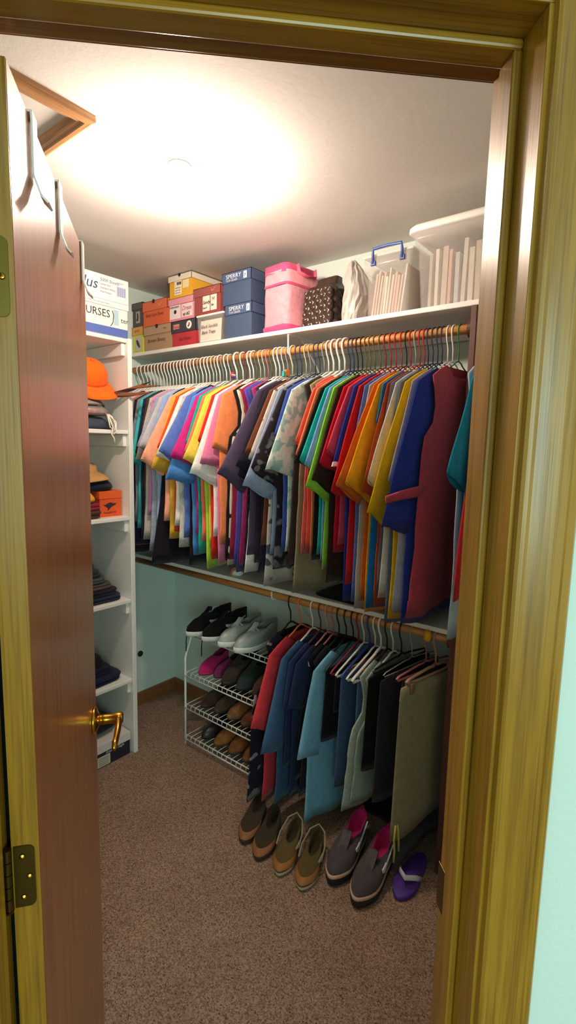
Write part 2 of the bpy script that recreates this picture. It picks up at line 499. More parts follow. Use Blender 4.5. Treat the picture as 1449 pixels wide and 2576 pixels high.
# ================================================================== shelving
USH, LSH, SD = 2.111, .964, .305       # shelf tops, shelf depth
PXE = 1.925                            # left face of the end panel
UROD, LROD, RODY, RODR = 2.022, .922, -.283, .0165

us = MB().box((.002, -SD, USH - .019), (RWX - .002, -.001, USH)).build('wall_shelf', M_WHITE, bevel=.003)
tag(us, 'long white shelf above the upper clothes rod, loaded with boxes and bags', 'shelf')
MB().box((.002, -.020, USH - .070), (PXE, -.001, USH - .020)).build('cleat', M_WHITE, us)
ls = MB().box((.002, -SD, LSH - .019), (PXE, -.001, LSH)).build('wall_shelf', M_WHITE, bevel=.003)
tag(ls, 'long white shelf above the lower clothes rod, under the hanging shirts', 'shelf')
MB().box((.002, -.020, LSH - .070), (PXE, -.001, LSH - .020)).build('cleat', M_WHITE, ls)

ep = MB().box((PXE, -.312, 0), (PXE + .019, -.013, USH - .0195)).build('end_panel', M_PANEL, bevel=.001)
tag(ep, 'dark stained upright wood panel at the right end of the rods', 'panel')

def rod(z, label):
    o = MB().lathe([(RODR, .004), (RODR, RWX - .003)], 24, (0, RODY, z), 'X').build('closet_rod', M_ROD, smooth=False)
    for p in o.data.polygons:
        if len(p.vertices) == 4: p.use_smooth = True
    return tag(o, label, 'rod', 'wooden closet rods')
ur = rod(UROD, 'round wooden upper rod crowded with hangers')
lr = rod(LROD, 'round wooden lower rod just under the lower shelf')
for z, par in ((UROD, ur), (LROD, lr)):
    rg = [(math.cos(a) * .029, math.sin(a) * .029) for a in [2 * PI * k / 20 for k in range(20)]]
    MB().prism([(RODY + a, z + b) for a, b in rg], PXE - .012, PXE - .0005, 'X').build('rod_socket', M_PANEL, par)
# brackets
def bracket(x, ztop, rodz, label):
    b = tag(empty('shelf_bracket', (x, 0, 0)), label, 'bracket')
    MB().box((-.006, -.0045, ztop - .24), (.006, -.0015, ztop - .0715)).build('wall_plate', M_WPLAST, b)
    MB().box((-.006, -SD + .01, ztop - .0225), (.006, -.0205, ztop - .0195)).build('arm', M_WPLAST, b)
    MB().tube([(0, -.006, ztop - .22), (0, -.10, ztop - .12), (0, -.21, ztop - .03)], .004, 8).build('brace', M_WPLAST, b)
    a = [(0, RODY + (RODR + .004) * math.cos(t), rodz + (RODR + .004) * math.sin(t)) for t in [PI * .9 + k * PI * 1.2 / 10 for k in range(11)]]
    MB().tube([(0, RODY - RODR - .005, ztop - .022)] + a, .0030, 6, flat=1.6).build('rod_cradle', M_WPLAST, b)
bracket(1.141, USH, UROD, 'white metal bracket under the upper shelf behind the hangers')
bracket(1.075, LSH, LROD, 'white metal bracket cradling the lower rod beside the black hanger')

# shelf tower against the left wall
TX, TY0, TY1, TT = .405, -.574, -1.16, 2.101
tw = tag(empty('shelf_tower', (0, TY0, 0)), 'tall white open shelf tower beside the door', 'shelf unit')
PT = .024
MB().box((.014, -PT, 0), (TX, 0, TT)).build('side_panel', M_WHITE, tw, bevel=.003)
MB().box((.014, TY1 - TY0, 0), (TX, TY1 - TY0 + PT, TT)).build('side_panel', M_WHITE, tw, bevel=.003)
TSH = [.410, .832, 1.252, 1.672, TT - .002]     # shelf tops
for z in TSH:
    MB().box((.014, TY1 - TY0 + PT + .0005, z - .019), (TX - .006, -PT - .0005, z)).build('shelf', M_WHITE, tw, bevel=.003)
    MB().box((.016, -PT - .020, z - .078), (TX - .020, -PT - .0006, z - .0195)).build('cleat', M_WHITE, tw, bevel=.004)
    MB().box((.016, TY1 - TY0 + PT + .0006, z - .078), (TX - .020, TY1 - TY0 + PT + .020, z - .0195)).build('cleat', M_WHITE, tw, bevel=.004)

# ================================================================== hangers
def hanger_pts(hw=.205, hr=.021, neck=-.105, drop=.100, bar=True, r=.004):
    rh = RODR + r + .0006
    hook = []
    for k in range(13):
        a = math.radians(-25 + k * (205 / 12))
        hook.append((0, rh * math.cos(a), rh * math.sin(a)))
    hook += [(0, -rh * .98, -.012), (0, -rh * .80, -.028), (0, -rh * .35, -.048), (0, -.002, -.064), (0, 0, neck)]
    body = [(0, 0, neck), (0, -.02, neck - .006)]
    body += [(0, -hw * t, neck - drop * t) for t in (.25, .5, .75, .94)]
    body += [(0, -hw - .004, neck - drop - .006), (0, -hw + .004, neck - drop - .014)]
    loop = body + [(0, -hw * .5, neck - drop - .015), (0, 0, neck - drop - .015)]
    back = [(p[0], -p[1], p[2]) for p in loop][::-1]
    return hook, loop + back[1:]

_hmesh = {}
HCOL = {'white': '#f1ede6', 'grey': '#9fa0a0', 'olive': '#6f6a3c', 'red': '#b3262a', 'navy': '#27365f', 'black': '#1b191b', 'peach': '#e0946c',
        'orange': '#e5803a', 'rose': '#b7676b', 'tan': '#a98468', 'blue': '#2f3f8e', 'green': '#2f7a3c', 'crimson': '#8e2231', 'brown': '#5b3a28', 'cream': '#d9cdb2', 'pink': '#d9828e'}
def hanger_mesh(colour, kind, hw=.190, dk=1.0):
    key = (colour, kind, hw, dk)
    if key in _hmesh: return _hmesh[key]
    r = {'tube': .0043, 'thick': .0058, 'wire': .0023}[kind]
    hook, loop = hanger_pts(r=r, hw=hw, drop=.100 * hw / .205 * dk)
    mat = plain(HCOL[colour], .35, name='hanger_' + colour)
    a = MB().tube(hook, r * (.75 if kind != 'wire' else 1), 6).mesh('hook', mat, True)
    b = MB().tube(loop, r, 6).mesh('shoulders', mat, True)
    _hmesh[key] = (a, b)
    return _hmesh[key]

def hanger(x, z, rot, colour, kind, label, group, hw=.190, dk=1.0):
    a, b = hanger_mesh(colour, kind, hw, dk)
    o = link('clothes_hanger', b, None, (x, RODY, z), rot)
    h = link('hook', a, o)
    return tag(o, label, 'hanger', group)

# ================================================================== garments
def fold(xw, y, z):
    """the folds that run through neighbouring garments: they lie against each other"""
    d = max(0.0, -z - .215)
    A = .0155 * min(1, d / .7)
    return A * math.sin(17 * y + 5.0 * xw + 1.5 * d) + .35 * A * math.sin(41 * y + 9.0 * xw - 3 * d)

def garment_body(rng, hem, hw_sh=.205, hw_chest=.215, hw_hem=.225, th=.010, neck=.085, kind='tee', amp=1.0, dip=.045, xw=0.0):
    """a hung top as one loft; local origin on the rod axis, Y across the shoulders, hem is the drop below the rod"""
    seg = 36
    z0 = -.105 - .100 * neck / .205 + .016
    ztip = -.105 - .100 * hw_sh / .205 + .013
    lev = [(z0, neck, min(th, .011)), (lerp(z0, ztip, .5) + .003, lerp(neck, hw_sh, .5), min(th, .011)), (ztip, hw_sh, min(th, .011))]
    L = -hem - 0.0
    if kind in ('tank', 'dress'):
        prof = [(.04, hw_sh * .90), (.09, hw_sh * .82), (.15, hw_sh * .86), (.20, hw_chest * .98)]
    else:
        prof = [(.02, hw_sh + .002), (.08, hw_sh - .006), (.15, lerp(hw_sh, hw_chest, .8))]
    for dz, w in prof: lev.append((ztip - dz, w, th))
    zs = ztip - prof[-1][0]
    n = 10
    for i in range(1, n + 1):
        t = i / n
        lev.append((lerp(zs, -hem, t), lerp(hw_chest, hw_hem, t) + .004 * math.sin(t * 5 + rng.random() * 2), th))
    p3 = rng.uniform(0, 6.28)
    lean = 0.0
    sway = rng.uniform(-.012, .010)
    rings = []
    def pt(a, z, w, t_, v, topdip=0):
        c, s = math.cos(a), math.sin(a)
        y = w * math.copysign(abs(c) ** .75, c)
        x = t_ * math.copysign(abs(s) ** .8, s)
        x += fold(xw, y + sway * v, z)
        zz = z + .006 * v * math.sin(9 * y + p3) - topdip * max(0, s) * (1 - (y / max(w, 1e-4)) ** 2)
        return (x, y + sway * v, zz)
    H = abs(lev[-1][0] - lev[0][0])
    for i, (z, w, t_) in enumerate(lev):
        v = (lev[0][0] - z) / H
        rings.append([pt(2 * PI * k / seg, z, w, t_, v, dip if i == 0 else dip * .35 if i == 1 else 0) for k in range(seg)])
    z, w, t_ = lev[-1]                                    # turned hem, hollow inside
    rings.append([pt(2 * PI * k / seg, z + .002, w - .004, t_ * .75, 1) for k in range(seg)])
    rings.append([pt(2 * PI * k / seg, z + .06, w - .006, t_ * .55, .95) for k in range(seg)])
    m = MB().loft(rings, False, False)
    m.ztip = ztip; m.lean = lean
    return m

def sleeve(rng, side, ztip, L=.30, phi=24, hw_sh=.205, a0=.085, a1=.080, b=.020, bend=0.0, xw=0.0):
    seg = 18; n = 8
    ph = math.radians(phi)
    y, z = hw_sh - .088 * math.cos(ph) + .004, ztip - .088 * math.sin(ph) * .95 - .004
    rings = []
    p1 = rng.uniform(0, 6.28)
    sk = rng.uniform(-.2, .35)
    y -= .006 * math.sin(ph); z += .006 * math.cos(ph)
    st = (L + .006) / n
    def ring(y, z, ph, a, b_, t):
        # in-plane perpendicular
        cy, cz = math.cos(ph), math.sin(ph)
        ty, tz = math.sin(ph), -math.cos(ph)
        R = []
        for k in range(seg):
            q = 2 * PI * k / seg
            c, s = math.cos(q), math.sin(q)
            d = a * math.copysign(abs(c) ** .85, c)
            along = sk * d * t * .6 + .004 * t * math.sin(3 * q + p1)
            Y_, Z_ = side * (y + d * cy + along * ty), z + d * cz + along * tz
            R.append((b_ * s + fold(xw, Y_, Z_), Y_, Z_))
        return R
    for i in range(n + 1):
        t = i / n
        a = lerp(a0, a1, t); bb = lerp(b * .8, b, t ** .8)
        rings.append(ring(y, z, ph, a, bb, t))
        if i < n:
            ph = max(math.radians(1), ph - math.radians(bend) / n)
            y += st * math.sin(ph); z -= st * math.cos(ph)
    rings.append(ring(y, z + .001, ph, a1 - .003, b * .8, 1))
    rings.append(ring(y - .05 * math.sin(ph), z + .05 * math.cos(ph), ph, a1 - .005, b * .6, .95))
    return MB().loft(rings, False, False)

def top(x, rodz, rot, hexc, kind, hem_z, label, group, rng, pat=None, c2=None, name='shirt', cat='shirt', sl=.27, phi=24, amp=1.0, hw=1.0, trim=None, th=.010, bend=0, hem_hw=None, sleeve_mat=None, slot=.010):
    mat = fabric(hexc, pat, c2)
    drop = rodz - hem_z
    hs = .205 if kind not in ('tank', 'dress') else .165
    th = min(th, slot)
    body = garment_body(rng, drop, hs * (hw if hw < 1 else 1), (.215 if kind not in ('tank', 'dress') else .195) * hw, hem_hw or .225 * hw, th, .098 if kind != 'tank' else .080, kind, amp, xw=x)
    o = body.build(name, mat, None, True, loc=(x, RODY, rodz), rot=rot)
    tag(o, label, cat, group)
    if kind in ('tee', 'long'):
        smat = sleeve_mat or mat
        for side in (-1, 1):
            L = sl * rng.uniform(.92, 1.1)
            f = phi + rng.uniform(-4, 4)
            if side == 1: f = min(f, 13)
            if kind == 'long':
                s = sleeve(rng, side, body.ztip, L, f, a0=.082, a1=.050, b=min(slot, .022), bend=f - 3, xw=x)
            else:
                s = sleeve(rng, side, body.ztip, L, f, a0=.085, a1=.082 * rng.uniform(.9, 1.05), b=min(slot, .016), bend=bend, xw=x)
            so = s.build('sleeve', smat, o, True)
            if trim and side == -1:
                e = MB(); n = len(s.v) // 18
                r0 = s.v[18 * 8:18 * 9]; r1 = s.v[18 * 7:18 * 8]
                cen = Vector((0, 0, 0))
                for p in r0: cen += Vector(p) / 18
                up = [tuple(Vector(q).lerp(Vector(p), .62) + (Vector(p) - cen) * .03) for p, q in zip(r0, r1)]
                dn = [tuple(Vector(p) + (Vector(p) - cen) * .03 + (Vector(p) - Vector(q)) * .08) for p, q in zip(r0, r1)]
                e.loft([up, dn], False, False).build('cuff', fabric(trim), so, True)
    return o

# (x on rod, colour, kind, hem height, what it is, hanger colour, hanger kind, extras)
UP = [
 (.060, '#e2c4b8', 'tee', 1.22, 'dusty rose T-shirt', 'white', 'tube', {}),
 (.095, '#38343c', 'tee', 1.18, 'charcoal T-shirt', 'white', 'tube', {}),
 (.130, '#d9d2cc', 'tee', 1.20, 'off-white T-shirt', 'white', 'tube', {}),
 (.160, '#5b6a86', 'tee', 1.15, 'slate blue T-shirt', 'white', 'tube', {}),
 (.190, '#26242e', 'tank', 1.02, 'long black sleeveless top', 'white', 'tube', {}),
 (.218, '#e9bfb2', 'tee', 1.12, 'pale pink T-shirt', 'white', 'tube', {'sl': .34}),
 (.246, '#e0766a', 'tee', 1.07, 'coral pink T-shirt', 'white', 'tube', {'sl': .25}),
 (.274, '#857a72', 'tee', 1.16, 'taupe T-shirt', 'white', 'tube', {}),
 (.300, '#1f2030', 'tee', 1.08, 'midnight navy T-shirt', 'white', 'tube', {'sl': .31}),
 (.326, '#7d8288', 'tee', 1.20, 'mid grey T-shirt', 'white', 'tube', {'sl': .33}),
 (.352, '#43b3b2', 'tee', 1.18, 'aqua T-shirt', 'white', 'tube', {'sl': .29}),
 (.378, '#24263f', 'tee', 1.12, 'dark indigo T-shirt', 'white', 'tube', {}),
 (.404, '#53403a', 'tee', 1.17, 'brown speckled blouse', 'white', 'tube', {'pat': 'heather', 'c2': '#2a2220'}),
 (.430, '#b9ada0', 'tee', 1.13, 'stone beige T-shirt', 'white', 'tube', {'sl': .36}),
 (.456, '#cf7fb6', 'tee', 1.25, 'orchid pink T-shirt', 'white', 'tube', {'sl': .25}),
 (.482, '#8d93a4', 'tee', 1.08, 'blue-grey heathered T-shirt', 'white', 'tube', {'pat': 'heather', 'c2': '#aab4bd'}),
 (.508, '#b8b3b8', 'tee', 1.14, 'pale grey T-shirt', 'white', 'tube', {}),
 (.534, '#8fa6cf', 'tee', 1.22, 'powder blue T-shirt', 'white', 'tube', {}),
 (.558, '#17131a', 'dress', 1.02, 'black flared dress', 'cream', 'wire', {'hem_hw': .27, 'th': .015}),
 (.584, '#f0a583', 'tee', 1.24, 'peach ruffled blouse', 'white', 'tube', {'sl': .34, 'phi': 30}),
 (.610, '#d8a63a', 'tee', 1.16, 'mustard yellow T-shirt', 'white', 'tube', {'sl': .37}),
 (.634, '#e5452a', 'tee', 1.19, 'vermilion red T-shirt', 'white', 'tube', {'sl': .26}),
 (.660, '#f1e6dc', 'tee', 1.22, 'cream white T-shirt', 'cream', 'tube', {'sl': .27}),
 (.682, '#c9c4bb', 'tee', 1.12, 'pale grey printed top', 'white', 'wire', {'pat': 'blotch', 'c2': '#a9a59e'}),
 (.706, '#5a70ba', 'tee', 1.18, 'periwinkle blue T-shirt', 'white', 'tube', {'sl': .27, 'phi': 28}),
 (.728, '#18141a', 'tank', 1.05, 'plain black sleeveless top', 'grey', 'wire', {}),
 (.750, '#4f86c9', 'tee', 1.10, 'sky blue T-shirt', 'white', 'tube', {'sl': .35}),
 (.774, '#c92a7d', 'tee', 1.20, 'magenta T-shirt', 'white', 'wire', {'sl': .28}),
 (.796, '#1fa08c', 'tee', 1.11, 'jade green T-shirt', 'olive', 'wire', {'sl': .22}),
 (.818, '#ee7a5c', 'tee', 1.17, 'salmon orange T-shirt', 'white', 'thick', {'sl': .27}),
 (.838, '#b6d640', 'tee', 1.05, 'lime yellow T-shirt', 'olive', 'wire', {'sl': .2}),
 (.858, '#e9c951', 'tee', 1.16, 'lemon yellow T-shirt', 'white', 'tube', {'sl': .32}),
 (.880, '#d62a26', 'tee', 1.10, 'bright red T-shirt', 'crimson', 'wire', {'sl': .22}),
 (.902, '#f0e9e2', 'tee', 1.20, 'snow white T-shirt', 'white', 'tube', {'sl': .33}),
 (.924, '#e77fa6', 'tee', 1.09, 'candy pink T-shirt', 'white', 'tube', {'sl': .27, 'phi': 17}),
 (.946, '#f08a56', 'tee', 1.18, 'tangerine T-shirt', 'olive', 'wire', {'sl': .24, 'phi': 12}),
 (.968, '#1b1517', 'dress', 1.10, 'black sleeveless dress with a deep neckline', 'cream', 'wire', {}),
 (.992, '#cfc8b4', 'tank', 1.09, 'cream and black printed sleeveless top', 'cream', 'wire', {'pat': 'floral', 'c2': '#1d1a18'}),
 (1.014, '#8e1f3a', 'tank', 1.12, 'wine red sleeveless top', 'pink', 'wire', {}),
 (1.036, '#5d46a8', 'tank', 1.10, 'violet sleeveless top', 'olive', 'wire', {'th': .014}),
 (1.060, '#37477f', 'tank', 1.07, 'denim blue sleeveless top', 'white', 'tube', {}),
 (1.082, '#b8306f', 'tank', 1.10, 'raspberry print sleeveless top', 'white', 'tube', {'pat': 'heather', 'c2': '#6a2050'}),
 (1.104, '#2a272c', 'tank', 1.09, 'black ribbed sleeveless top', 'white', 'wire', {'pat': 'stripe', 'c2': '#1a181b'}),
 (1.128, '#e8e4de', 'tank', 1.08, 'long white sleeveless top', 'grey', 'wire', {}),
 (1.154, '#4c4058', 'tee', 1.16, 'plum grey blouse with loose sleeves', 'cream', 'tube', {'sl': .37, 'phi': 30, 'hw': 1.04}),
 (1.180, '#2c2030', 'tee', 1.12, 'blackish plum T-shirt', 'navy', 'wire', {'sl': .34}),
 (1.204, '#1d1a2a', 'tee', 1.08, 'ink navy T-shirt', 'navy', 'wire', {'sl': .34}),
 (1.228, '#6b3a24', 'tee', 1.21, 'rust brown T-shirt', 'cream', 'wire', {'sl': .24}),
 (1.250, '#c2b8b0', 'tee', 1.04, 'long grey floral blouse', 'grey', 'wire', {'pat': 'floral', 'c2': '#4c5560', 'sl': .27, 'th': .016}),
 (1.276, '#8e9cb8', 'tee', 1.17, 'misty blue T-shirt', 'navy', 'wire', {'sl': .38}),
 (1.298, '#241c22', 'tee', 1.12, 'black blouse with grey flowers', 'navy', 'wire', {'pat': 'floral', 'c2': '#6d6a70', 'sl': .32}),
 (1.320, '#3b4f9e', 'tee', 1.18, 'cobalt blue T-shirt', 'grey', 'wire', {'sl': .2}),
 (1.342, '#dfe3da', 'tee', 1.20, 'white and teal printed T-shirt', 'white', 'tube', {'pat': 'blotch', 'c2': '#9ec3bd', 'sl': .30}),
 (1.366, '#3a2a24', 'tank', 1.15, 'espresso sleeveless top', 'white', 'thick', {}),
 (1.394, '#8d8060', 'dress', 1.04, 'long khaki sleeveless dress', 'white', 'thick', {'th': .018}),
 (1.420, '#d8665a', 'tank', 1.20, 'salmon sleeveless top', 'white', 'thick', {'th': .018}),
 (1.444, '#dd5f4e', 'tee', 1.22, 'tomato red T-shirt', 'navy', 'wire', {'sl': .22}),
 (1.462, '#e5814e', 'tee', 1.20, 'apricot T-shirt', 'navy', 'wire', {'sl': .24}),
 (1.480, '#1a1418', 'tee', 1.18, 'jet black T-shirt', 'black', 'wire', {'sl': .29}),
 (1.500, '#1fae9c', 'tee', 1.20, 'turquoise T-shirt', 'black', 'wire', {'sl': .27}),
 (1.518, '#7fa2d8', 'tee', 1.18, 'cornflower blue T-shirt', 'olive', 'wire', {'sl': .31}),
 (1.536, '#8fcf3e', 'tee', 1.16, 'apple green T-shirt', 'olive', 'wire', {'sl': .36}),
 (1.556, '#33211b', 'tee', 1.10, 'chocolate brown T-shirt', 'olive', 'wire', {'sl': .33, 'th': .017}),
 (1.580, '#b8152b', 'tee', 1.22, 'crimson T-shirt', 'olive', 'wire', {'sl': .30}),
 (1.602, '#c4435f', 'tee', 1.26, 'raspberry rose T-shirt', 'crimson', 'wire', {'sl': .24, 'th': .018}),
 (1.624, '#24358f', 'tee', 1.04, 'royal blue T-shirt with white cuffs', 'red', 'wire', {'sl': .30, 'trim': '#e6e6e4'}),
 (1.646, '#c41c20', 'tee', 1.12, 'cardinal red T-shirt', 'red', 'wire', {'sl': .38}),
 (1.669, '#4f68b0', 'tee', 1.05, 'heathered blue T-shirt', 'red', 'wire', {'sl': .14, 'phi': 12, 'pat': 'heather', 'c2': '#7186bd'}),
 (1.688, '#b3a99c', 'tee', 1.03, 'oatmeal grey T-shirt', 'black', 'wire', {'sl': .16, 'phi': 12}),
 (1.724, '#f0a51a', 'tee', 1.03, 'golden yellow T-shirt', 'grey', 'wire', {'sl': .34}),
 (1.741, '#1e6fb5', 'tee', 1.04, 'azure blue T-shirt', 'red', 'wire', {'sl': .14, 'phi': 12}),
 (1.705, '#c8661e', 'tee', 1.06, 'burnt orange T-shirt', 'red', 'wire', {'sl': .40}),
 (1.758, '#b04a20', 'tee', 1.06, 'rust orange T-shirt', 'red', 'wire', {'sl': .36, 'phi': 19}),
 (1.772, '#6f6878', 'tee', 1.10, 'mauve grey T-shirt', 'navy', 'wire', {'sl': .20, 'phi': 8}),
 (1.790, '#cfcdc4', 'tee', 1.09, 'chalk white T-shirt', 'navy', 'wire', {'sl': .32, 'th': .013}),
 (1.824, '#e8b616', 'tee', 1.03, 'sunflower yellow T-shirt', 'navy', 'wire', {'sl': .42, 'th': .013, 'phi': 21}),
 (1.808, '#5a677e', 'tee', 1.00, 'steel grey T-shirt', 'navy', 'wire', {'sl': .14, 'phi': 12}),
 (1.844, '#a3a2b4', 'tee', 1.05, 'lavender grey T-shirt', 'white', 'wire', {'sl': .34, 'phi': 19}),
 (1.862, '#22348c', 'tee', 1.02, 'ultramarine T-shirt', 'white', 'wire', {'sl': .44, 'th': .013, 'phi': 19}),
 (1.980, '#a9bccb', 'tank', 1.00, 'pale denim sleeveless top', 'white', 'wire', {}),
 (1.8835, '#a8434f', 'tank', 1.05, 'brick rose sleeveless wrap top', 'green', 'wire', {'th': .017, 'hw': .96}),
 (2.034, '#b5222a', 'long', 1.30, 'scarlet long sleeved T-shirt', 'crimson', 'wire', {'sl': .62, 'phi': 18}),
 (2.004, '#1580a0', 'tee', 1.24, 'peacock blue T-shirt', 'crimson', 'wire', {'sl': .33}),
]
UP.sort(key=lambda q: q[0])
HG = {'tube': 'plastic', 'thick': 'thick plastic', 'wire': 'wire'}
HW = {'white': 'white', 'grey': 'grey', 'olive': 'olive', 'red': 'red', 'navy': 'navy', 'black': 'black', 'cream': 'cream', 'crimson': 'dark red', 'green': 'green', 'pink': 'pink'}
rng = random.Random(7)
def core(s):
    for w in (' T-shirt', ' blouse', ' sleeveless', ' top', ' dress', ' wrap'): s = s.split(w)[0]
    return ' '.join(s.split()[:2])
for i, (x, c, kind, hz, what, hc, hk, ex) in enumerate(UP):
    tw_ = lerp(-1.0, -11.0, smooth01((x - .2) / 1.5)) 
    if x > 1.84: tw_ = {'lav': -9.6, 'ult': -8.6, 'bri': -8.0, 'pal': 0, 'pea': 1, 'sca': 1.5}[what[:3]]
    tilt = .008 * math.sin(x * 4)
    rot = (.012 * math.sin(x * 9), tilt, math.radians(tw_))
    slot = .82 * .5 * min(abs(UP[j][0] - x) for j in (i - 1, i + 1) if 0 <= j < len(UP)) * math.cos(math.radians(tw_))
    if i == 0: lab = what + ' at the tower end of the upper rod'
    elif i == len(UP) - 1: lab = what + ' hanging just beyond the dark end panel'
    else: lab = '%s on upper rod between %s and %s ones' % (what, core(UP[i - 1][4]), core(UP[i + 1][4]))
    kw = dict(ex)
    if x < .47: kw['phi'] = 11; kw['sl'] = min(kw.get('sl', .27), .30)
    nm, ct = ('dress', 'dress') if 'dress' in what else ('blouse', 'blouse') if 'blouse' in what else ('sleeveless_top', 'top') if kind == 'tank' else ('t_shirt', 't-shirt')
    g = top(x, UROD, rot, c, kind, hz, lab, 'tops hanging on the upper rod', rng, name=nm, cat=ct, slot=min(slot, .02), **kw)
    hanger(x, UROD, rot, hc, hk, '%s %s hanger holding the %s on the upper rod' % (HW[hc], HG[hk], what.split(' with')[0]), 'hangers on the upper rod', .122 if kind in ('tank', 'dress') else .165)
    if what.startswith('salmon orange'):
        hgr = bpy.data.objects[[q.name for q in COL.objects if q.get('label', '').startswith('white thick plastic hanger holding the salmon orange')][0]]
        tg = MB().lathe([(.001, -.006), (.014, -.004), (.016, 0), (.014, .004), (.001, .006)], 16, (.004, -.030, -.085), 'X').build('tag', plain('#c8323a', .5), hgr, True)
        MB().box((.009, -.044, -.094), (.0115, -.018, -.086)).build('tag_stripe', plain('#3a56a8', .5), tg)
        MB().box((.009, -.040, -.086), (.0112, -.020, -.080)).build('tag_stripe', plain('#e8e4e0', .5), tg)
    if what.startswith('plum grey'):
        hgr = bpy.data.objects[[q.name for q in COL.objects if q.get('label', '').startswith('cream plastic hanger holding the plum grey')][0]]
        MB().box((-.006, -.046, -.112), (.006, -.024, -.084)).build('size_clip', plain('#e0782c', .5), hgr, bevel=.002)
        MB().box((-.0062, -.060, -.116), (.0062, -.0465, -.092)).build('size_clip', plain('#3fa89a', .5), hgr, bevel=.002)
    if 'wrap' in what:
        MB().tube([(.012, -.19, -.54), (.010, -.23, -.55), (-.01, -.28, -.56), (-.03, -.335, -.575)], [.014, .018, .016, .013], 8, flat=.3).build('sash', fabric(c), g, True)

# ================================================================== boxes on the upper shelf
Z0 = USH + .0004
def carton(name, x0, x1, yf, yb, z0, h, c, lidc, lidh, label, cat='box', lid_over=.004, group=None, rz=0, tilt=0):
    """a lidded shoe box standing with its short end to the room; local origin at the bottom front left"""
    w, d = x1 - x0, yb - yf
    o = tag(empty(name, (x0, yf, z0), rz), label, cat, group)
    t = .002
    b = MB().box((0, 0, 0), (w, d, t)).box((0, 0, t), (w, t, h - .002)).box((0, d - t, t), (w, d, h - .002)).box((0, t, t), (t, d - t, h - .002)).box((w - t, t, t), (w, d - t, h - .002))
    b.build('body', plain(c, .6), o)
    e = lid_over
    MB().box((-e, -e, h - lidh), (w + e, -e + .002, h)).box((-e, d + e - .002, h - lidh), (w + e, d + e, h)).box((-e, -e, h - lidh), (-e + .002, d + e, h)).box((w + e - .002, -e, h - lidh), (w + e, d + e, h)).box((-e, -e, h - .002), (w + e, d + e, h)).build('lid', plain(lidc, .6), o)
    o['w'] = w; o['h'] = h; o['d'] = d
    return o
def patch(o, x0, z0, x1, z1, c, name='sticker', y=-.0012, th=.0008):
    return MB().box((x0, y - th, z0), (x1, y, z1)).build(name, plain(c, .6), o)
def swoosh(o, x, z, s, c, y, name='emblem', flip=1, th=.0008, rot=None, loc=None, slant=0):
    up = [(0, .42), (.06, .18), (.17, .06), (.32, .09), (.55, .26), (1.0, .58)]
    lo = [(1.0, .58), (.6, .20), (.36, -.02), (.18, -.08), (.05, .02), (-.03, .22)]
    poly = [(x + flip * px * s, z + pz * s) for px, pz in up + lo[1:]]
    return MB().prism(poly, y - th, y, 'Y').build(name, plain(c, .5), o, loc=loc, rot=rot)

YF, YB = -.292, -.012
# leftmost column: neon box below, dark box above
b = carton('shoe_box', .012, .106, YF, YB, Z0, .142, '#c9d23a', '#d09a4e', .045, 'neon yellow shoe box with an orange lid beside the paper box', group='shoe boxes on the upper shelf')
patch(b, .018, .010, .080, .088, '#b9b4a8'); MB().tube([(.036, -.0026, .070), (.046, -.0026, .052), (.062, -.0026, .030)], [.006, .010, .006], 6, flat=.12).build('shoe_picture', plain('#4a3236', .7), b)
lettering(b, 'SPORT', .016, (.018, -.0046, .112), FACE_Y, plain('#8a5a2c', .7))
b = carton('shoe_box', .014, .103, YF, YB, Z0 + .1425, .126, '#4b4744', '#54504d', .035, 'dark grey shoe box stacked at the far left', group='shoe boxes on the upper shelf')
patch(b, .030, .018, .066, .080, '#a39a92'); MB().tube([(.040, -.0026, .030), (.048, -.0026, .050), (.044, -.0026, .070)], [.008, .006, .006], 6, flat=.12).build('shoe_picture', M_INK, b)
# second column
b = carton('shoe_box', .115, .347, YF, YB, Z0, .130, '#a98a6b', '#ad8f70', .046, 'tan cardboard shoe box under the coral one', group='shoe boxes on the upper shelf')
lettering(b, 'Brown Boots', .028, (.03, -.0016, .045), FACE_Y, plain('#5b4332', .8), shear=.25); lettering(b, 'hello', .014, (.17, -.0046, .104), FACE_Y, plain('#6d5542', .8))
MB().lathe([(.011, -.0056), (.011, -.0044)], 16, (.115, 0, .125), 'Y').build('finger_hole', M_INK, b)
b = carton('shoe_box', .110, .316, YF, YB, Z0 + .1305, .130, '#d6643f', '#d96b45', .050, 'coral orange shoe box on the tan one', group='shoe boxes on the upper shelf')
lettering(b, 'Black Gym Shoes', .022, (.02, -.0016, .050), FACE_Y, plain('#8e3a22', .8), shear=.25)
swoosh(b, .135, .098, .035, '#e8967a', -.0042)
MB().lathe([(.011, -.0056), (.011, -.0044)], 16, (.095, 0, .125), 'Y').build('finger_hole', M_INK, b)
# third column: red, pink, yellow
b = carton('shoe_box', .356, .536, YF, YB, Z0, .128, '#b3333a', '#3b3a44', .058, 'red shoe box with a dark lid and round emblem', group='shoe boxes on the upper shelf')
patch(b, .012, .088, .060, .112, '#c98a8a', y=-.0042)
MB().lathe([(.020, -.0052), (.020, -.0042)], 20, (.135, 0, .100), 'Y').build('emblem', plain('#ece6e0', .6), b)
MB().tube([(.128, -.0058, .092), (.137, -.0058, .098), (.137, -.0058, .110)], .004, 5, flat=.2).build('emblem_mark', M_INK, b)
lettering(b, 'Puma', .020, (.014, -.0054, .092), FACE_Y, plain('#aa3333', .7)); lettering(b, 'Red Shoes', .022, (.05, -.0016, .030), FACE_Y, plain('#7c2026', .8), shear=.25)
b = carton('shoe_box', .332, .522, YF, YB, Z0 + .1305, .112, '#dc8f9e', '#df96a6', .032, 'pink shoe box with a scribbled white sticker', group='shoe boxes on the upper shelf')
patch(b, .006, .010, .090, .078, '#eadcdc'); patch(b, .100, .012, .184, .076, '#e6d3d3')
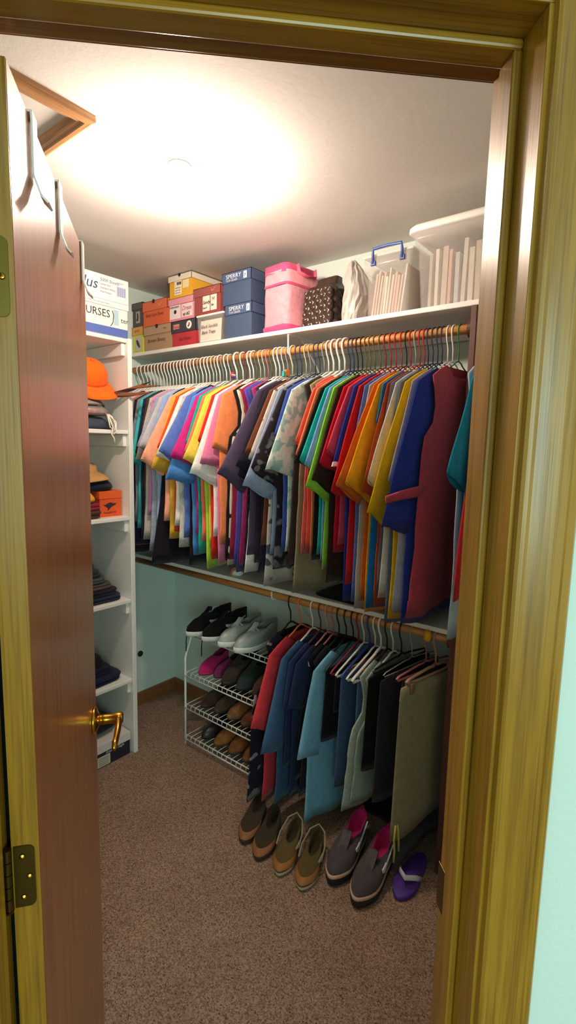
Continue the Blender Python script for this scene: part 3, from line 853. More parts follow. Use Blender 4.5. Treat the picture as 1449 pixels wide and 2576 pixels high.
MB().lathe([(.010, -.0034), (.010, -.0022)], 14, (.050, 0, .045), 'Y').build('shoe_picture', M_INK, b)
lettering(b, 'SWEETHEART', .012, (.010, -.0046, .064), FACE_Y, M_INK); lettering(b, 'Dress', .030, (.105, -.0046, .045), FACE_Y, plain('#c0627c', .8), shear=.3); lettering(b, 'up #2', .022, (.110, -.0046, .020), FACE_Y, M_INK, shear=.3)
b = carton('shoe_box', .336, .506, YF, YB, Z0 + .2430, .112, '#e3ab2e', '#ded5c3', .030, 'yellow shoe box with a cream lid, top of the stack', lid_over=.006, group='shoe boxes on the upper shelf')
patch(b, .040, .014, .095, .082, '#efe6d2'); patch(b, .105, .040, .150, .080, '#e9d9ac')
for k in range(3): patch(b, .060 + k * .012, .062, .069 + k * .012, .076, '#3a3a3a', 'printed_square', -.0022)
MB().lathe([(.009, -.0076), (.009, -.0064)], 16, (.085, 0, .108), 'Y').build('finger_hole', M_INK, b)
for k in range(3): patch(b, .046, .022 + k * .012, .088, .026 + k * .012, '#a89c86', 'printed_line', -.0022)
# fourth column: clear bin below, maroon box above
cb = tag(empty('storage_bin', (.553, YF - .004, Z0)), 'small clear bin with a white lid and a handwritten card', 'storage bin')
w_, h_ = .182, .122
def shell(w, d, h, taper, t=.0025, r=.0):
    m = MB(); lo = taper
    A = [(lo, lo, 0), (w - lo, lo, 0), (w - lo, d - lo, 0), (lo, d - lo, 0)]; B = [(0, 0, h), (w, 0, h), (w, d, h), (0, d, h)]
    A2 = [(lo + t, lo + t, t), (w - lo - t, lo + t, t), (w - lo - t, d - lo - t, t), (lo + t, d - lo - t, t)]; B2 = [(t, t, h), (w - t, t, h), (w - t, d - t, h), (t, d - t, h)]
    return m.loft([A, B, B2, A2], True, True)
shell(w_, .28, h_, .006).build('tub', clear_plastic('#e6e0da', .12), cb)
MB().box((-.004, -.004, h_), (w_ + .004, .284, h_ + .010)).build('lid', M_WPLAST, cb, bevel=.003)
MB().box((.012, .0075, .006), (.160, .0085, .108)).build('card', plain('#e6dccb', .8), cb, rot=(math.radians(-3), 0, 0))
lettering(cb, 'Black Sandals', .022, (.020, .0052, .070), FACE_Y, M_INK, shear=.25); lettering(cb, 'Bare Traps', .022, (.026, .0052, .042), FACE_Y, M_INK, shear=.25)
b = carton('shoe_box', .528, .712, YF, YB, Z0 + .1335, .128, '#8e4440', '#96504a', .040, 'maroon shoe box with a white label, on the clear bin', group='shoe boxes on the upper shelf')
patch(b, .062, .014, .112, .086, '#e8ddd0'); patch(b, .118, .014, .160, .086, '#e6d9cc')
lettering(b, 'Sandy', .022, (.064, -.0042, .048), FACE_Y, M_INK, shear=.3); lettering(b, 'Size 8', .012, (.066, -.0042, .026), FACE_Y, M_INK)
lettering(b, 'W', .02, (.128, -.0042, .060), FACE_Y, plain('#7a6a60', .8)); lettering(b, 'flat', .014, (.124, -.0042, .034), FACE_Y, M_INK, shear=.3)
swoosh(b, .125, .104, .034, '#c98a86', -.0042)
# two navy boxes
for (x0, x1, z, h, lab) in ((.750, .915, Z0, .152, 'navy blue shoe box with silver lettering on the shelf'), (.730, .908, Z0 + .1525, .145, 'navy blue shoe box with silver lettering stacked on top')):
    b = carton('shoe_box', x0, x1, YF, YB, z, h, '#3d4f6c', '#425575', .046, lab, group='shoe boxes on the upper shelf')
    lettering(b, 'SPERRY', .026, (.022, -.0044, h - .028), FACE_Y, plain('#dfe3e6', .5), width=1.15)
    lettering(b, 'TOP-SIDER', .0125, (.022, -.0044, h - .041), FACE_Y, plain('#c9ced3', .5), width=1.25)
    patch(b, .136, h - .040, .156, h - .010, '#dfe3e6', 'emblem', -.0042)
    MB().tube([(.141, -.0056, h - .034), (.150, -.0056, h - .022), (.142, -.0056, h - .022)], .0014, 4).build('emblem_mark', plain('#2c3a55', .6), b)

# ---- pink insulated tote
pk = tag(empty('tote_bag', (1.052, -.170, Z0), math.radians(-8)), 'tall pink tote bag with hot pink binding', 'bag')
def rrect(hw, hd, r, n=5):
    P = []
    for cx, cy, a0 in ((hw - r, hd - r, 0), (-hw + r, hd - r, PI / 2), (-hw + r, -hd + r, PI), (hw - r, -hd + r, 1.5 * PI)):
        for k in range(n): a = a0 + k * PI / 2 / (n - 1); P.append((cx + r * math.cos(a), cy + r * math.sin(a)))
    return P
pr = random.Random(3)
def bagrings(levels, sq=.03, jit=.004, rnd=pr):
    rings = []
    for z, hw, hd, ox in levels:
        rings.append([(x + ox + rnd.uniform(-jit, jit), y + rnd.uniform(-jit, jit), z + rnd.uniform(-jit, jit) * .5) for x, y in rrect(hw, hd, min(sq, hd * .9))])
    return rings
lv_ = [(0, .080, .100, 0), (.03, .085, .108, 0), (.09, .080, .106, -.002), (.15, .083, .104, -.004), (.20, .080, .103, -.006), (.215, .081, .104, -.006), (.262, .078, .102, -.010)]
MB().loft(bagrings(lv_), True, False).build('bag_body', fabric('#e79aa4'), pk, True)
MB().loft(bagrings([(.252, .080, .104, -.010), (.290, .078, .102, -.014), (.290, .073, .097, -.014), (.24, .073, .097, -.010)], jit=.001), False, False).build('top_band', fabric('#e0547f'), pk, True)
MB().loft(bagrings([(.198, .0835, .107, -.006), (.208, .0835, .107, -.006)], jit=.0005), False, False).build('seam_band', fabric('#d9507c'), pk, True)
MB().loft(bagrings([(-.0, .083, .103, 0), (.022, .089, .112, 0), (.030, .087, .110, 0)], jit=.0015), True, False).build('base_band', fabric('#de4f7f'), pk, True)
MB().tube([(.082, -.05, .285), (.092, -.05, .250), (.096, .0, .240), (.094, .05, .248), (.080, .06, .285)], .010, 8, flat=.3).build('strap', fabric('#e0647f'), pk, True)
# ---- black quilted bag: pillows between diagonal seams
qb = tag(empty('quilted_bag', (1.234, -.150, Z0), math.radians(-5)), 'shiny black quilted handbag between the pink and silver bags', 'bag')
def quilt_panel(w, h, cell, puff):
    m = MB(); nx_, nz_ = 40, 44; V = []; F = []
    for j in range(nz_ + 1):
        for i in range(nx_ + 1):
            x = -w / 2 + w * i / nx_; z = h * j / nz_
            a = (x + z) / cell; b2 = (x - z) / cell
            d = abs(math.sin(PI * a)) ** .6 * abs(math.sin(PI * b2)) ** .6
            V.append((x * (1 - .10 * (z / h)), -puff * d, z))
    for j in range(nz_):
        for i in range(nx_): k = j * (nx_ + 1) + i; F.append((k, k + 1, k + nx_ + 2, k + nx_ + 1))
    return m.add(V, F)
M_PATENT = plain('#3a2b22', .22, name='patent_black_brown')
MB().loft([[(x, y, z) for x, y in rrect(hw, hd, .02)] for z, hw, hd in ((0, .084, .070), (.16, .076, .062), (.185, .072, .056))], True, True).build('bag_body', M_PATENT, qb, True)
quilt_panel(.164, .165, .046, .012).build('quilted_panel', M_PATENT, qb, True, loc=(0, -.070, .004), rot=(math.radians(-2.5), 0, 0))
quilt_panel(.130, .165, .046, .010).build('quilted_panel', M_PATENT, qb, True, loc=(.083, 0, .004), rot=(math.radians(-2.5), 0, PI / 2))
MB().loft([[(x + .01, y, z) for x, y in rrect(hw, hd, .012)] for z, hw, hd in ((.180, .060, .040), (.205, .050, .030), (.222, .056, .022), (.226, .050, .018))], False, True).build('gathered_top', M_PATENT, qb, True)
# ---- silver plastic bag
pb = tag(empty('plastic_bag', (1.392, -.150, Z0), 0), 'crumpled silver grey plastic bag standing upright', 'bag')
lv_ = []
for z, r in ((0, .070), (.015, .092), (.045, .102), (.08, .101), (.115, .097), (.15, .088), (.18, .077), (.21, .062), (.235, .048), (.258, .032), (.272, .014)):
    lv_.append((z, r))
rings = []; pr2 = random.Random(5)
for z, r in lv_:
    ring = []
    for k in range(40):
        a = 2 * PI * k / 40
        q = 1 + .05 * math.sin(5 * a + z * 9) + .04 * math.sin(11 * a - z * 14) + pr2.uniform(-.07, .07)
        ring.append((.60 * r * q * math.cos(a) + .012 * math.sin(z * 12) - .05 * smooth01((z - .1) / .18) * .6, r * q * math.sin(a) * .95, z + pr2.uniform(-.004, .004) * (z > 0)))
    rings.append(ring)
MB().loft(rings).build('bag_film', plain('#b9b4ae', .32, bump=.5, scale=45, name='grey_film'), pb, False)
MB().tube([(-.040, -.06, .10), (-.030, -.050, .16), (-.034, -.030, .21), (-.030, -.008, .268)], [.004, .006, .006, .003], 6).build('fold_ridge', plain('#c4bfb8', .35, name='grey_film_ridge'), pb, True)

# ---- clear bins of papers
def bin_with_papers(name, x0, x1, yf, yb, z0, h, label, taper=.014, lid=None, tint='#e6dfda', fog=.2):
    o = tag(empty(name, (x0, yf, z0)), label, 'storage bin')
    w, d = x1 - x0, yb - yf
    m = MB(); rings = []
    def rr(hw, hd, z): return [(w / 2 + x, d / 2 + y, z) for x, y in rrect(hw, hd, .022)]
    rings = [rr(w / 2 - taper, d / 2 - taper, 0), rr(w / 2 - taper + .004, d / 2 - taper + .004, .01), rr(w / 2 - .004, d / 2 - .004, h - .05), rr(w / 2 + .006, d / 2 + .006, h - .048), rr(w / 2 + .006, d / 2 + .006, h)]
    inner = [rr(w / 2 + .004, d / 2 + .004, h), rr(w / 2 + .004, d / 2 + .004, h - .046), rr(w / 2 - .006, d / 2 - .006, h - .052), rr(w / 2 - taper - .001, d / 2 - taper - .001, .003)]
    MB().loft(rings + inner, True, True).build('tub', clear_plastic(tint, fog), o, True)
    return o
def papers(x0, x1, y0, y1, z, hmin, hmax, n, lean, rnd, group, where):
    cols = ['#e8e0d0', '#d8c8b4', '#cfd4d6', '#e3cfc0', '#d9b7a6', '#efe7d8', '#c2b5a4', '#e6b8a8', '#b9bfb5']
    nm = ['ivory', 'sand', 'pale grey', 'blush', 'dusty pink', 'cream', 'taupe', 'salmon', 'sage grey']
    for i in range(n):
        t = rnd.uniform(.42, .80) * (x1 - x0) / n; h = rnd.uniform(hmin, hmax); c = rnd.randrange(len(cols))
        x = lerp(x0, x1, (i + .5) / n); d = (y1 - y0) * rnd.uniform(.88, .98)
        m = MB().box((0, 0, 0), (t, d, h))
        if i % 3 == 0: m.box((0, d * .1, h), (t * .4, d * .35, h + .008))
        o = m.build('paper_folder', plain(cols[c], .8), None, loc=(x, y0, z), rot=(0, lean + rnd.uniform(-.02, .02), 0))
        tag(o, '%s paper folder, %s from the left in the %s' % (nm[c], ['first', 'second', 'third', 'fourth', 'fifth', 'sixth', 'seventh', 'eighth', 'ninth', 'tenth', 'eleventh', 'twelfth'][i], where), 'folder', group)
rp_ = random.Random(11)
cbn = bin_with_papers('storage_bin', 1.468, 1.672, -.245, -.025, Z0, .232, 'clear plastic bin of papers with a blue handle')
papers(1.488, 1.622, -.225, -.045, Z0 + .0042, .15, .19, 11, .10, rp_, 'papers in the blue-handled bin', 'blue-handled bin')
MB().box((-.004, -.004, .232), (.208, .224, .242)).build('lid', clear_plastic('#efe9e4', .55), cbn, bevel=.004)
hb = MB().tube([(.045, -.012, .205), (.045, -.016, .238), (.047, -.018, .256), (.105, -.020, .258), (.165, -.018, .256), (.167, -.016, .238), (.167, -.012, .205)], .0055, 8).build('handle', plain('#3f5aa0', .4, name='blue_plastic'), cbn, True)
for x in (.045, .167): MB().box((x - .010, -.014, .198), (x + .010, -.006, .216)).build('latch', plain('#34498a', .4, name='blue_latch'), hb, bevel=.002)
bb = bin_with_papers('storage_bin', 1.700, 2.060, -.290, -.020, Z0, .272, 'large clear plastic bin of papers with a white lid', taper=.022, fog=.22)
papers(1.735, 2.020, -.262, -.045, Z0 + .0042, .165, .215, 12, .0, rp_, 'papers in the white-lidded bin', 'white-lidded bin')
MB().loft([[(.18 + x, .135 + y, z) for x, y in rrect(hw, hd, .03)] for z, hw, hd in ((.258, .200, .155), (.262, .204, .159), (.276, .203, .158), (.286, .194, .149), (.288, .186, .141))], True, True).build('lid', M_WPLAST, bb, True)
us.data.transform(Matrix.Identity(4))

# ---- paper carton on the tower
pc = tag(empty('paper_carton', (.392, -.588, TT + .0004), 0), 'white copy paper carton marked PURSES on the tower top', 'box')
MB().box((-.30, -.42, 0), (0, 0, .150)).build('body', plain('#e6e2d8', .6), pc)
MB().box((-.3005, -.4205, .0005), (.0006, .0006, .038)).build('blue_band', plain('#4a62a8', .6), pc)
MB().box((-.306, -.426, .125), (.005, .005, .258)).build('lid', plain('#ebe7de', .6), pc, bevel=.002)
MB().box((.0052, -.42, .150), (.0058, .0, .1515)).build('printed_line', plain('#8a93b0', .7), pc)
lettering(pc, 'Plus', .066, (.0056, -.262, .190), FACE_X, plain('#2c3c66', .6), shear=.25)
for k, (tx, sz) in enumerate((('5000 Sheets', .020), ('Letter Size', .012), ('Standard White', .012), ('Multi-Purpose', .010))):
    lettering(pc, tx, sz, (.0056, -.142, .228 - k * .016), FACE_X, plain('#4a5a84', .6), shear=.1)
lettering(pc, '10 Reams', .009, (.0056, -.058, .236), FACE_X, plain('#6a7698', .6))
lettering(pc, 'Copier, Laser, Fax and Inkjet Paper', .010, (.0062, -.240, .134), FACE_X, plain('#8a93a8', .6), shear=.15)
for k in range(9): MB().box((.0052, -.056 + k * .0052, .180), (.0058, -.053 + k * .0052, .222)).build('printed_bar', plain('#6478b0', .7), pc)
lettering(pc, 'PURSES', .047, (.0008, -.236, .078), FACE_X, M_INK, width=.95)
lettering(pc, 'ter', .034, (.0008, -.036, .066), FACE_X, plain('#2c3c66', .6))
MB().box((.0006, -.072, .050), (.0012, -.048, .118)).build('blue_print', plain('#9fc0cf', .6), pc)
MB().tube([(.0014, -.080, .112), (.0014, -.074, .090), (.0014, -.078, .060), (.0014, -.090, .042)], .0018, 5).build('pen_stroke', M_INK, pc)

# ================================================================== lower rod
def drape(x, rodz, rot, c, hem_z, hw, label, name, cat, slot, pat=None, c2=None, barz=-.1955, legs=True, ztop=None, waist=False):
    """trousers folded over the hanger's bar, or a flat garment clipped below it"""
    mat = fabric(c, pat, c2); seg = 28; rings = []
    zt = barz if ztop is None else ztop
    n = 9
    o = None
    def ring(z, w, t):
        R = []
        for k in range(seg):
            a = 2 * PI * k / seg; cc, ss = math.cos(a), math.sin(a)
            y = w * math.copysign(abs(cc) ** .6, cc)
            R.append((t * math.copysign(abs(ss) ** .8, ss) + fold(x, y, z) * .8, y, z + .008 * math.sin(7 * y + x * 31) * (z < zt - .1)))
        return R
    H = rodz - hem_z
    rings.append(ring(zt + .009, hw * .97, .005)); rings.append(ring(zt + .003, hw, .0085))
    for i in range(1, n + 1):
        t = i / n; rings.append(ring(lerp(zt, -H, t), hw * lerp(1.0, 1.06, t), min(slot, .009 + .008 * t)))
    rings.append(ring(-H + .003, hw * 1.05, min(slot, .016) * .7)); rings.append(ring(-H + .05, hw * 1.04, min(slot, .016) * .5))
    o = MB().loft(rings, True, False).build(name, mat, None, True, loc=(x, RODY, rodz), rot=rot)
    tag(o, label, cat, 'clothes hanging on the lower rod')
    if waist:
        MB().loft([ring(zt + .010, hw * .985, .010), ring(zt - .035, hw * 1.01, .012)], True, False).build('waistband', mat, o, True)
    return o

GL = 'clothes hanging on the lower rod'
rl = random.Random(21)
def lrot(x, tw=None): return (.01 * math.sin(x * 9), .006 * math.sin(x * 5), math.radians(tw if tw is not None else lerp(-2, -10, smooth01((x - 1.15) / .65))))
def lower_top(x, c, kind, hz, what, hc, hk, slot, name='t_shirt', cat='t-shirt', **kw):
    tw = kw.pop('tw', None)
    r = lrot(x, tw)
    g = top(x, LROD, r, c, kind, hz, what, GL, rl, name=name, cat=cat, slot=slot, **kw)
    hanger(x, LROD, r, hc, hk, '%s hanger holding the %s' % (hc if hk != 'thick' else 'thick ' + hc, what.split(' on the lower')[0].split(' with')[0]), 'hangers on the lower rod', .122 if kind in ('tank', 'dress') else .165)
    return g
def lower_drape(x, c, hz, hw, what, hc, hk, slot, name, cat, **kw):
    tw = kw.pop('tw', None)
    r = lrot(x, tw)
    g = drape(x, LROD, r, c, hz, hw, what, name, cat, slot, **kw)
    hanger(x, LROD, r, hc, hk, '%s hanger holding the %s' % (hc, what.split(' on the lower')[0].split(' with')[0]), 'hangers on the lower rod', .17, .25 if kw.get('ztop') else 1.0)
    return g
fd = lower_top(1.176, '#171626', 'dress', .075, 'long navy floral dress on the lower rod by the shoe rack', 'black', 'tube', .018, 'dress', 'dress', pat='floral', c2='#8f7f86', hw=1.22)
lower_top(1.232, '#d23a45', 'tee', .080, 'coral red tunic on the lower rod', 'orange', 'tube', .018, 'tunic', 'tunic', sl=.30, phi=24)
lower_top(1.300, '#3f5f86', 'tee', .080, 'steel blue tunic on the lower rod', 'white', 'tube', .018, 'tunic', 'tunic', sl=.36, phi=17)
lower_top(1.343, '#27345a', 'tee', .26, 'dark denim T-shirt on the lower rod', 'brown', 'tube', .015, sl=.20, phi=10)
nv = lower_top(1.379, '#22304f', 'tee', .14, 'navy T-shirt with a small white emblem on the lower rod', 'peach', 'tube', .013, sl=.16, phi=13)
MB().box((-.0195, -.135, -.215), (.0185, -.110, -.185)).build('emblem', plain('#c9cdd2', .7), nv)
lower_top(1.409, '#17161c', 'tank', .24, 'black lace top on the lower rod beside the peach hanger', 'rose', 'tube', .012, 'sleeveless_top', 'top')
lower_top(1.438, '#1b1a20', 'tank', .18, 'black knit top on the lower rod beside the pale blue tunic', 'black', 'tube', .012, 'sleeveless_top', 'top', pat='heather', c2='#2c2b33')
lb = lower_top(1.474, '#79b4cf', 'tee', .080, 'long pale blue tunic on the lower rod', 'black', 'tube', .016, 'tunic', 'tunic', sl=.33, phi=12, th=.016)
lower_drape(1.508, '#121116', .42, .17, 'black camisole folded over a hanger on the lower rod', 'black', 'tube', .012, 'camisole', 'top')
lower_drape(1.534, '#1c1b24', .55, .14, 'short charcoal skirt on the lower rod', 'crimson', 'tube', .010, 'skirt', 'skirt')
lower_drape(1.560, '#8f8458', .62, .11, 'folded khaki shorts on the lower rod', 'white', 'tube', .010, 'shorts', 'shorts')
lower_drape(1.586, '#3f5b80', .27, .175, 'faded blue jeans on the lower rod', 'blue', 'thick', .011, 'jeans', 'jeans')
lower_drape(1.612, '#8d8152', .33, .10, 'narrow khaki trousers on the lower rod between two jeans', 'white', 'tube', .011, 'trousers', 'trousers')
lower_drape(1.638, '#4c6a8c', .36, .14, 'light blue jeans on the lower rod beside the sage blouse', 'white', 'thick', .011, 'jeans', 'jeans')
lower_top(1.665, '#a9b7ab', 'tank', .22, 'sage lace blouse on the lower rod', 'black', 'tube', .012, 'blouse', 'blouse', pat='heather', c2='#cdd6cc')
lower_top(1.692, '#9fb0a4', 'tank', .26, 'pale green top on the lower rod', 'white', 'tube', .012, 'sleeveless_top', 'top')
lower_drape(1.728, '#0f0e10', .40, .20, 'plain black trousers on the lower rod', 'black', 'tube', .015, 'trousers', 'trousers', ztop=-.158)
lower_drape(1.772, '#2c2b2e', .30, .19, 'charcoal trousers between the black and dark grey ones', 'grey', 'wire', .015, 'trousers', 'trousers', ztop=-.158)
kp = lower_drape(1.868, '#8c8466', .20, .205, 'wide khaki trousers at the right end of the lower rod', 'tan', 'thick', .020, 'trousers', 'trousers', ztop=-.158, waist=True, tw=-12)
for yy in (-.15, .15):
    MB().box((-.016, yy - .012, -.176), (.016, yy + .012, -.136)).build('clip', plain('#7a5c4a', .4), kp, bevel=.003)
MB().tube([(.014, -.205, -.66), (.018, -.215, -.71), (.016, -.205, -.76), (.018, -.21, -.80)], .004, 6).build('drawstring', fabric('#b9a85c'), kp, True)
MB().tube([(.014, -.195, -.66), (.020, -.190, -.72), (.018, -.183, -.77)], .004, 6).build('drawstring', fabric('#b9a85c'), kp, True)
lower_drape(1.830, '#34353b', .050, .14, 'dark grey trousers hanging lowest behind the khaki ones', 'rose', 'tube', .018, 'trousers', 'trousers', ztop=-.158, tw=-12)
# yellow bead on the rod
yb_ = MB().lathe([(.001, -.022), (.010, -.020), (.014, -.008), (.014, .008), (.010, .020), (.001, .022)], 16)
tag(yb_.build('bead_charm', plain('#e0a416', .5, name='yellow_bead'), None, True, loc=(1.842, RODY - RODR - .0148, LROD + .006)), 'small yellow bead tied to the lower rod by the khaki trousers', 'charm')

# black folded cloth lying on the lower shelf
def folded(name, c, centre, size, label, cat, rz=0, layers=2, group=None, pat=None, c2=None, rnd=None, tilt=0):
    rnd = rnd or random.Random(sum(map(ord, label)))
    sx, sy, sz = size; m = MB(); hl = sz / layers
    for L in range(layers):
        ox, oy = rnd.uniform(-.006, .006), rnd.uniform(-.006, .006)
        rings = []
        for t, k in ((0, .90), (.12, .97), (.35, 1), (.65, 1), (.88, .97), (1, .90)):
            z = L * hl + t * hl
            rings.append([(x * k + ox, y * k + oy, z + (.002 * math.sin(18 * x + 2 * L) * math.sin(15 * y) if .1 * sz < z < sz else 0)) for x, y in rrect(sx / 2, sy / 2, min(sx, sy) * .16, 4)])
        m.loft(rings)
    o = m.build(name, fabric(c, pat, c2), None, True, loc=centre, rot=(tilt, 0, rz))
    return tag(o, label, cat, group)
folded('folded_cloth', '#0e0d0f', (1.47, -.165, LSH + .0005), (.34, .25, .014), 'flat black folded cloth lying on the lower shelf', 'cloth', layers=1)

# ================================================================== shoe rack
RK = tag(empty('shoe_rack', (.545, 0, 0)), 'white wire shoe rack with four tiers against the wall', 'shoe rack')
RW, RYF, RYB = .60, -.372, -.085
SP = [(RYF, .004), (RYF, .25), (RYF, .49), (RYF + .008, .515), (-.325, .610), (-.268, .672), (-.225, .700), (-.170, .718), (-.125, .712), (-.095, .680), (RYB, .62), (RYB, .30), (RYB, .004)]
for x in (0, RW): MB().tube([(x, y, z) for y, z in SP], .0062, 8).build('side_frame', M_WIRE, RK, True)
NW = 18
tiers = [(.060, RYF, 'tier'), (.236, RYF, 'tier'), (.416, RYF, 'tier'), (.622, -.322, 'tier')]
wire_me = {}
for z, yf, nm in tiers:
    f_ = MB().tube([(.0, yf, z), (RW, yf, z)], .0032, 6).build('tier', M_WIRE, RK, True)
    MB().tube([(.0, yf - .006, z - .022), (RW, yf - .006, z - .022)], .0034, 6).build('front_wire', M_WIRE, f_, True)
    MB().tube([(.0, RYB, z), (RW, RYB, z)], .0032, 6).build('back_wire', M_WIRE, f_, True)
    MB().tube([(.0, (yf + RYB) / 2, z - .004), (RW, (yf + RYB) / 2, z - .004)], .0030, 6).build('middle_wire', M_WIRE, f_, True)
    if yf not in wire_me:
        wire_me[yf] = MB().tube([(0, RYB, .0035), (0, yf + .004, .0035), (0, yf - .004, .0005), (0, yf - .0085, -.022)], .0018, 5).mesh('cross_wire', M_WIRE, True)
    for k in range(NW):
        link('cross_wire', wire_me[yf], f_, ((k + .5) * RW / NW, 0, z))

# ================================================================== shoes
def foot_w(t):            # t: 0 heel .. 1 toe
    pts = [(0, .50), (.06, .72), (.2, .80), (.4, .78), (.6, .93), (.75, 1.0), (.88, .88), (.95, .68), (1, .42)]
    for (a, wa), (b, wb) in zip(pts[:-1], pts[1:]):
        if t <= b: return lerp(wa, wb, (t - a) / (b - a))
    return .42
def shoe(name, label, loc, rz, L, W, H, upper, sole, lining, sole_t=.022, mid=None, open_c=.26, open_l=.24, open_w=.30, laces=None, group=None, pitch=0, toecap=None, bow=False, cat='shoe', umat=None, throat=.8, sw=None, sw_side=1, tongue=None):
    o = tag(empty(name, loc, rot=(pitch, 0, rz)), label, cat, group)
    n = 32
    def outline(k, s=1.0):
        a = 2 * PI * k / n
        y = L / 2 * math.cos(a); t = .5 - y / L
        return (W / 2 * foot_w(t) * math.copysign(abs(math.sin(a)) ** .6, math.sin(a)) * s, y * (1 + (s - 1) * .5))
    def ring(s, z): return [(*outline(k, s), z + (.006 * max(0, (.5 - outline(k)[1] / L) - .75) * 4 if z > 0 else .004 * max(0, (.5 - outline(k)[1] / L) - .8) * 5)) for k in range(n)]
    st = sole_t
    smat = plain(sole, .6)
    MB().loft([ring(.97, 0), ring(1.03, .004), ring(1.05, st * .8), ring(1.0, st)], True, True).build('sole', smat, o, True)
    if mid:
        MB().loft([ring(1.045, st * .80), ring(1.060, st * .88), ring(1.05, st * 1.10), ring(1.0, st * 1.15)], True, True).build('midsole', plain(mid, .6), o, True); st *= 1.1
    um = umat or fabric(upper)
    def inner(k, s=1.0, dz=0):
        a = 2 * PI * k / n
        y = L * (open_c + 0) * 1.0 + L * open_l * math.cos(a) * s
        x = W * open_w * math.sin(a) * s * (.85 + .15 * math.cos(a))
        z = H * (1.0 if math.cos(a) > 0 else lerp(.86, throat, -math.cos(a))) - .10 * H * abs(math.sin(a)) + dz
        return (x, y, z)
    rings = []
    for t in (0, .12, .3, .5, .7, .88, 1.0):
        e1 = t ** 1.9; e2 = 1 - (1 - t) ** 1.9
        R = []
        for k in range(n):
            ox, oy = outline(k); ix, iy, iz = inner(k)
            b = 1 + .05 * math.sin(PI * t)
            R.append((lerp(ox * b, ix, e1), lerp(oy, iy, e1), lerp(st, iz, e2)))
        rings.append(R)
    MB().loft(rings, False, False).build('upper', um, o, True)
    lr = [[inner(k, 1.03, .001) for k in range(n)], [inner(k, .94, .004) for k in range(n)], [(*inner(k, .86)[:2], lerp(inner(k)[2], st, .45)) for k in range(n)], [(*inner(k, .80)[:2], st + .006) for k in range(n)]]
    MB().loft(lr, False, True).build('lining', fabric(lining), o, True)
    if toecap:
        R = []
        for t in (0, .12, .3, .42):
            e1 = t ** 1.9; e2 = 1 - (1 - t) ** 1.9
            R.append([(lerp(outline(k)[0] * 1.07, inner(k)[0], e1), lerp(outline(k)[1] * 1.02, inner(k)[1], e1), lerp(st, inner(k)[2], e2) + .001) for k in range(9, 24)])
        MB().loft(R, False, False, closed=False).build('toe_cap', plain(toecap, .7), o, True)
    if tongue:
        ty = L * (open_c - open_l)
        MB().loft([[(W * .17 * a, ty + dy - .01 * a * a, H * hz_) for a in (-1, -.5, 0, .5, 1)] for dy, hz_ in ((-.05, .70), (-.012, .90), (.006, 1.06), (.012, 1.05), (.004, .88))], False, False, closed=False).build('tongue', fabric(tongue), o, True)
    if laces:
        for i in range(4):
            t = i / 3; y = L * (open_c - open_l) - .012 - .045 * t; z = lerp(throat * H + .004, throat * H * .80, t)
            w = W * lerp(.20, .16, t)
            MB().tube([(-w, y + .006, z - .012), (-w * .4, y, z + .002), (w * .4, y - .003, z + .002), (w, y + .004, z - .012)], .0026, 5).build('lace', plain(laces, .8), o, True)
        if bow:
            for sgn in (-1, 1):
                MB().tube([(0, L * (open_c - open_l), H * throat), (sgn * .03, L * (open_c - open_l) - .01, H * throat + .012), (sgn * .055, L * (open_c - open_l) + .012, H * .75), (sgn * .062, L * (open_c - open_l) + .04, H * .45)], .0022, 5).build('lace', plain(laces, .8), o, True)
    if sw:
        # emblem on the outer side, following the flank
        pts = [(.06, .30), (-.005, .24), (-.05, .255), (-.09, .33), (-.07, .42), (-.045, .34), (-.005, .32)]
        P = []
        sgn = sw_side
        def flank(dy, hz_):
            y = dy * L / .27 + .035; t = max(0, min(1, .5 - y / L))
            return (sgn * (W / 2 * foot_w(t) * (1.05 - .45 * max(0, hz_ - .2)) + .0025), y, st + hz_ * H * .9)
        outer = [flank(a, b) for a, b in [(.070, .60), (.02, .42), (-.02, .32), (-.045, .30), (-.058, .36), (-.060, .47)]]
        inn_ = [flank(a, b) for a, b in [(.070, .61), (.02, .475), (-.014, .42), (-.034, .42), (-.047, .45), (-.060, .47)]]
        m = MB(); off = Vector((sgn * .0025, 0, 0))
        m.loft([[tuple(Vector(p) + off) for p in outer], [tuple(Vector(p) + off) for p in inn_], [tuple(Vector(p) - off) for p in inn_], [tuple(Vector(p) - off) for p in outer], [tuple(Vector(p) + off) for p in outer]], False, False, closed=False).build('emblem', plain(sw, .5), o)
    return o

RG = 'shoes on the wire rack'
def on_rack(i, x, y=-.235): return (x, y, tiers[i][0] + .0058)
TZ = [t[0] + .0056 for t in tiers]
D = math.radians
# top tier
for x, lab, yy in ((.610, 'black sneaker with a white sole, outer one on the rack top', -.262), (.722, 'black sneaker with a white emblem, inner one on the rack top', -.255)):
    s_ = shoe('sneaker', lab, (x, yy, TZ[3]), D(-6), .290, .094, .122, '#0f0e11', '#cfd2cf', '#141316', .024, laces='#111013', group=RG, sw='#cfd5d5', bow=False, tongue='#121115')
    MB().tube([(-.02, -.03, .085), (-.052, -.06, .060), (-.056, -.10, .03), (-.054, -.110, -.04), (-.052, -.112, -.10)], .0028, 5).build('lace', plain('#111013', .8), s_, True)
for x, lab, yy in ((.832, 'silver grey sneaker on the rack top beside the black pair', -.255), (.940, 'silver grey sneaker on the rack top beside the floral dress', -.255)):
    shoe('sneaker', lab, (x, yy, TZ[3]), D(-4), .285, .100, .112, '#9aa39f', '#dde0dd', '#7d8683', .026, laces='#c9d2d0', group=RG, tongue='#aab4b1', umat=plain('#99a39f', .35, name='silver_mesh'))
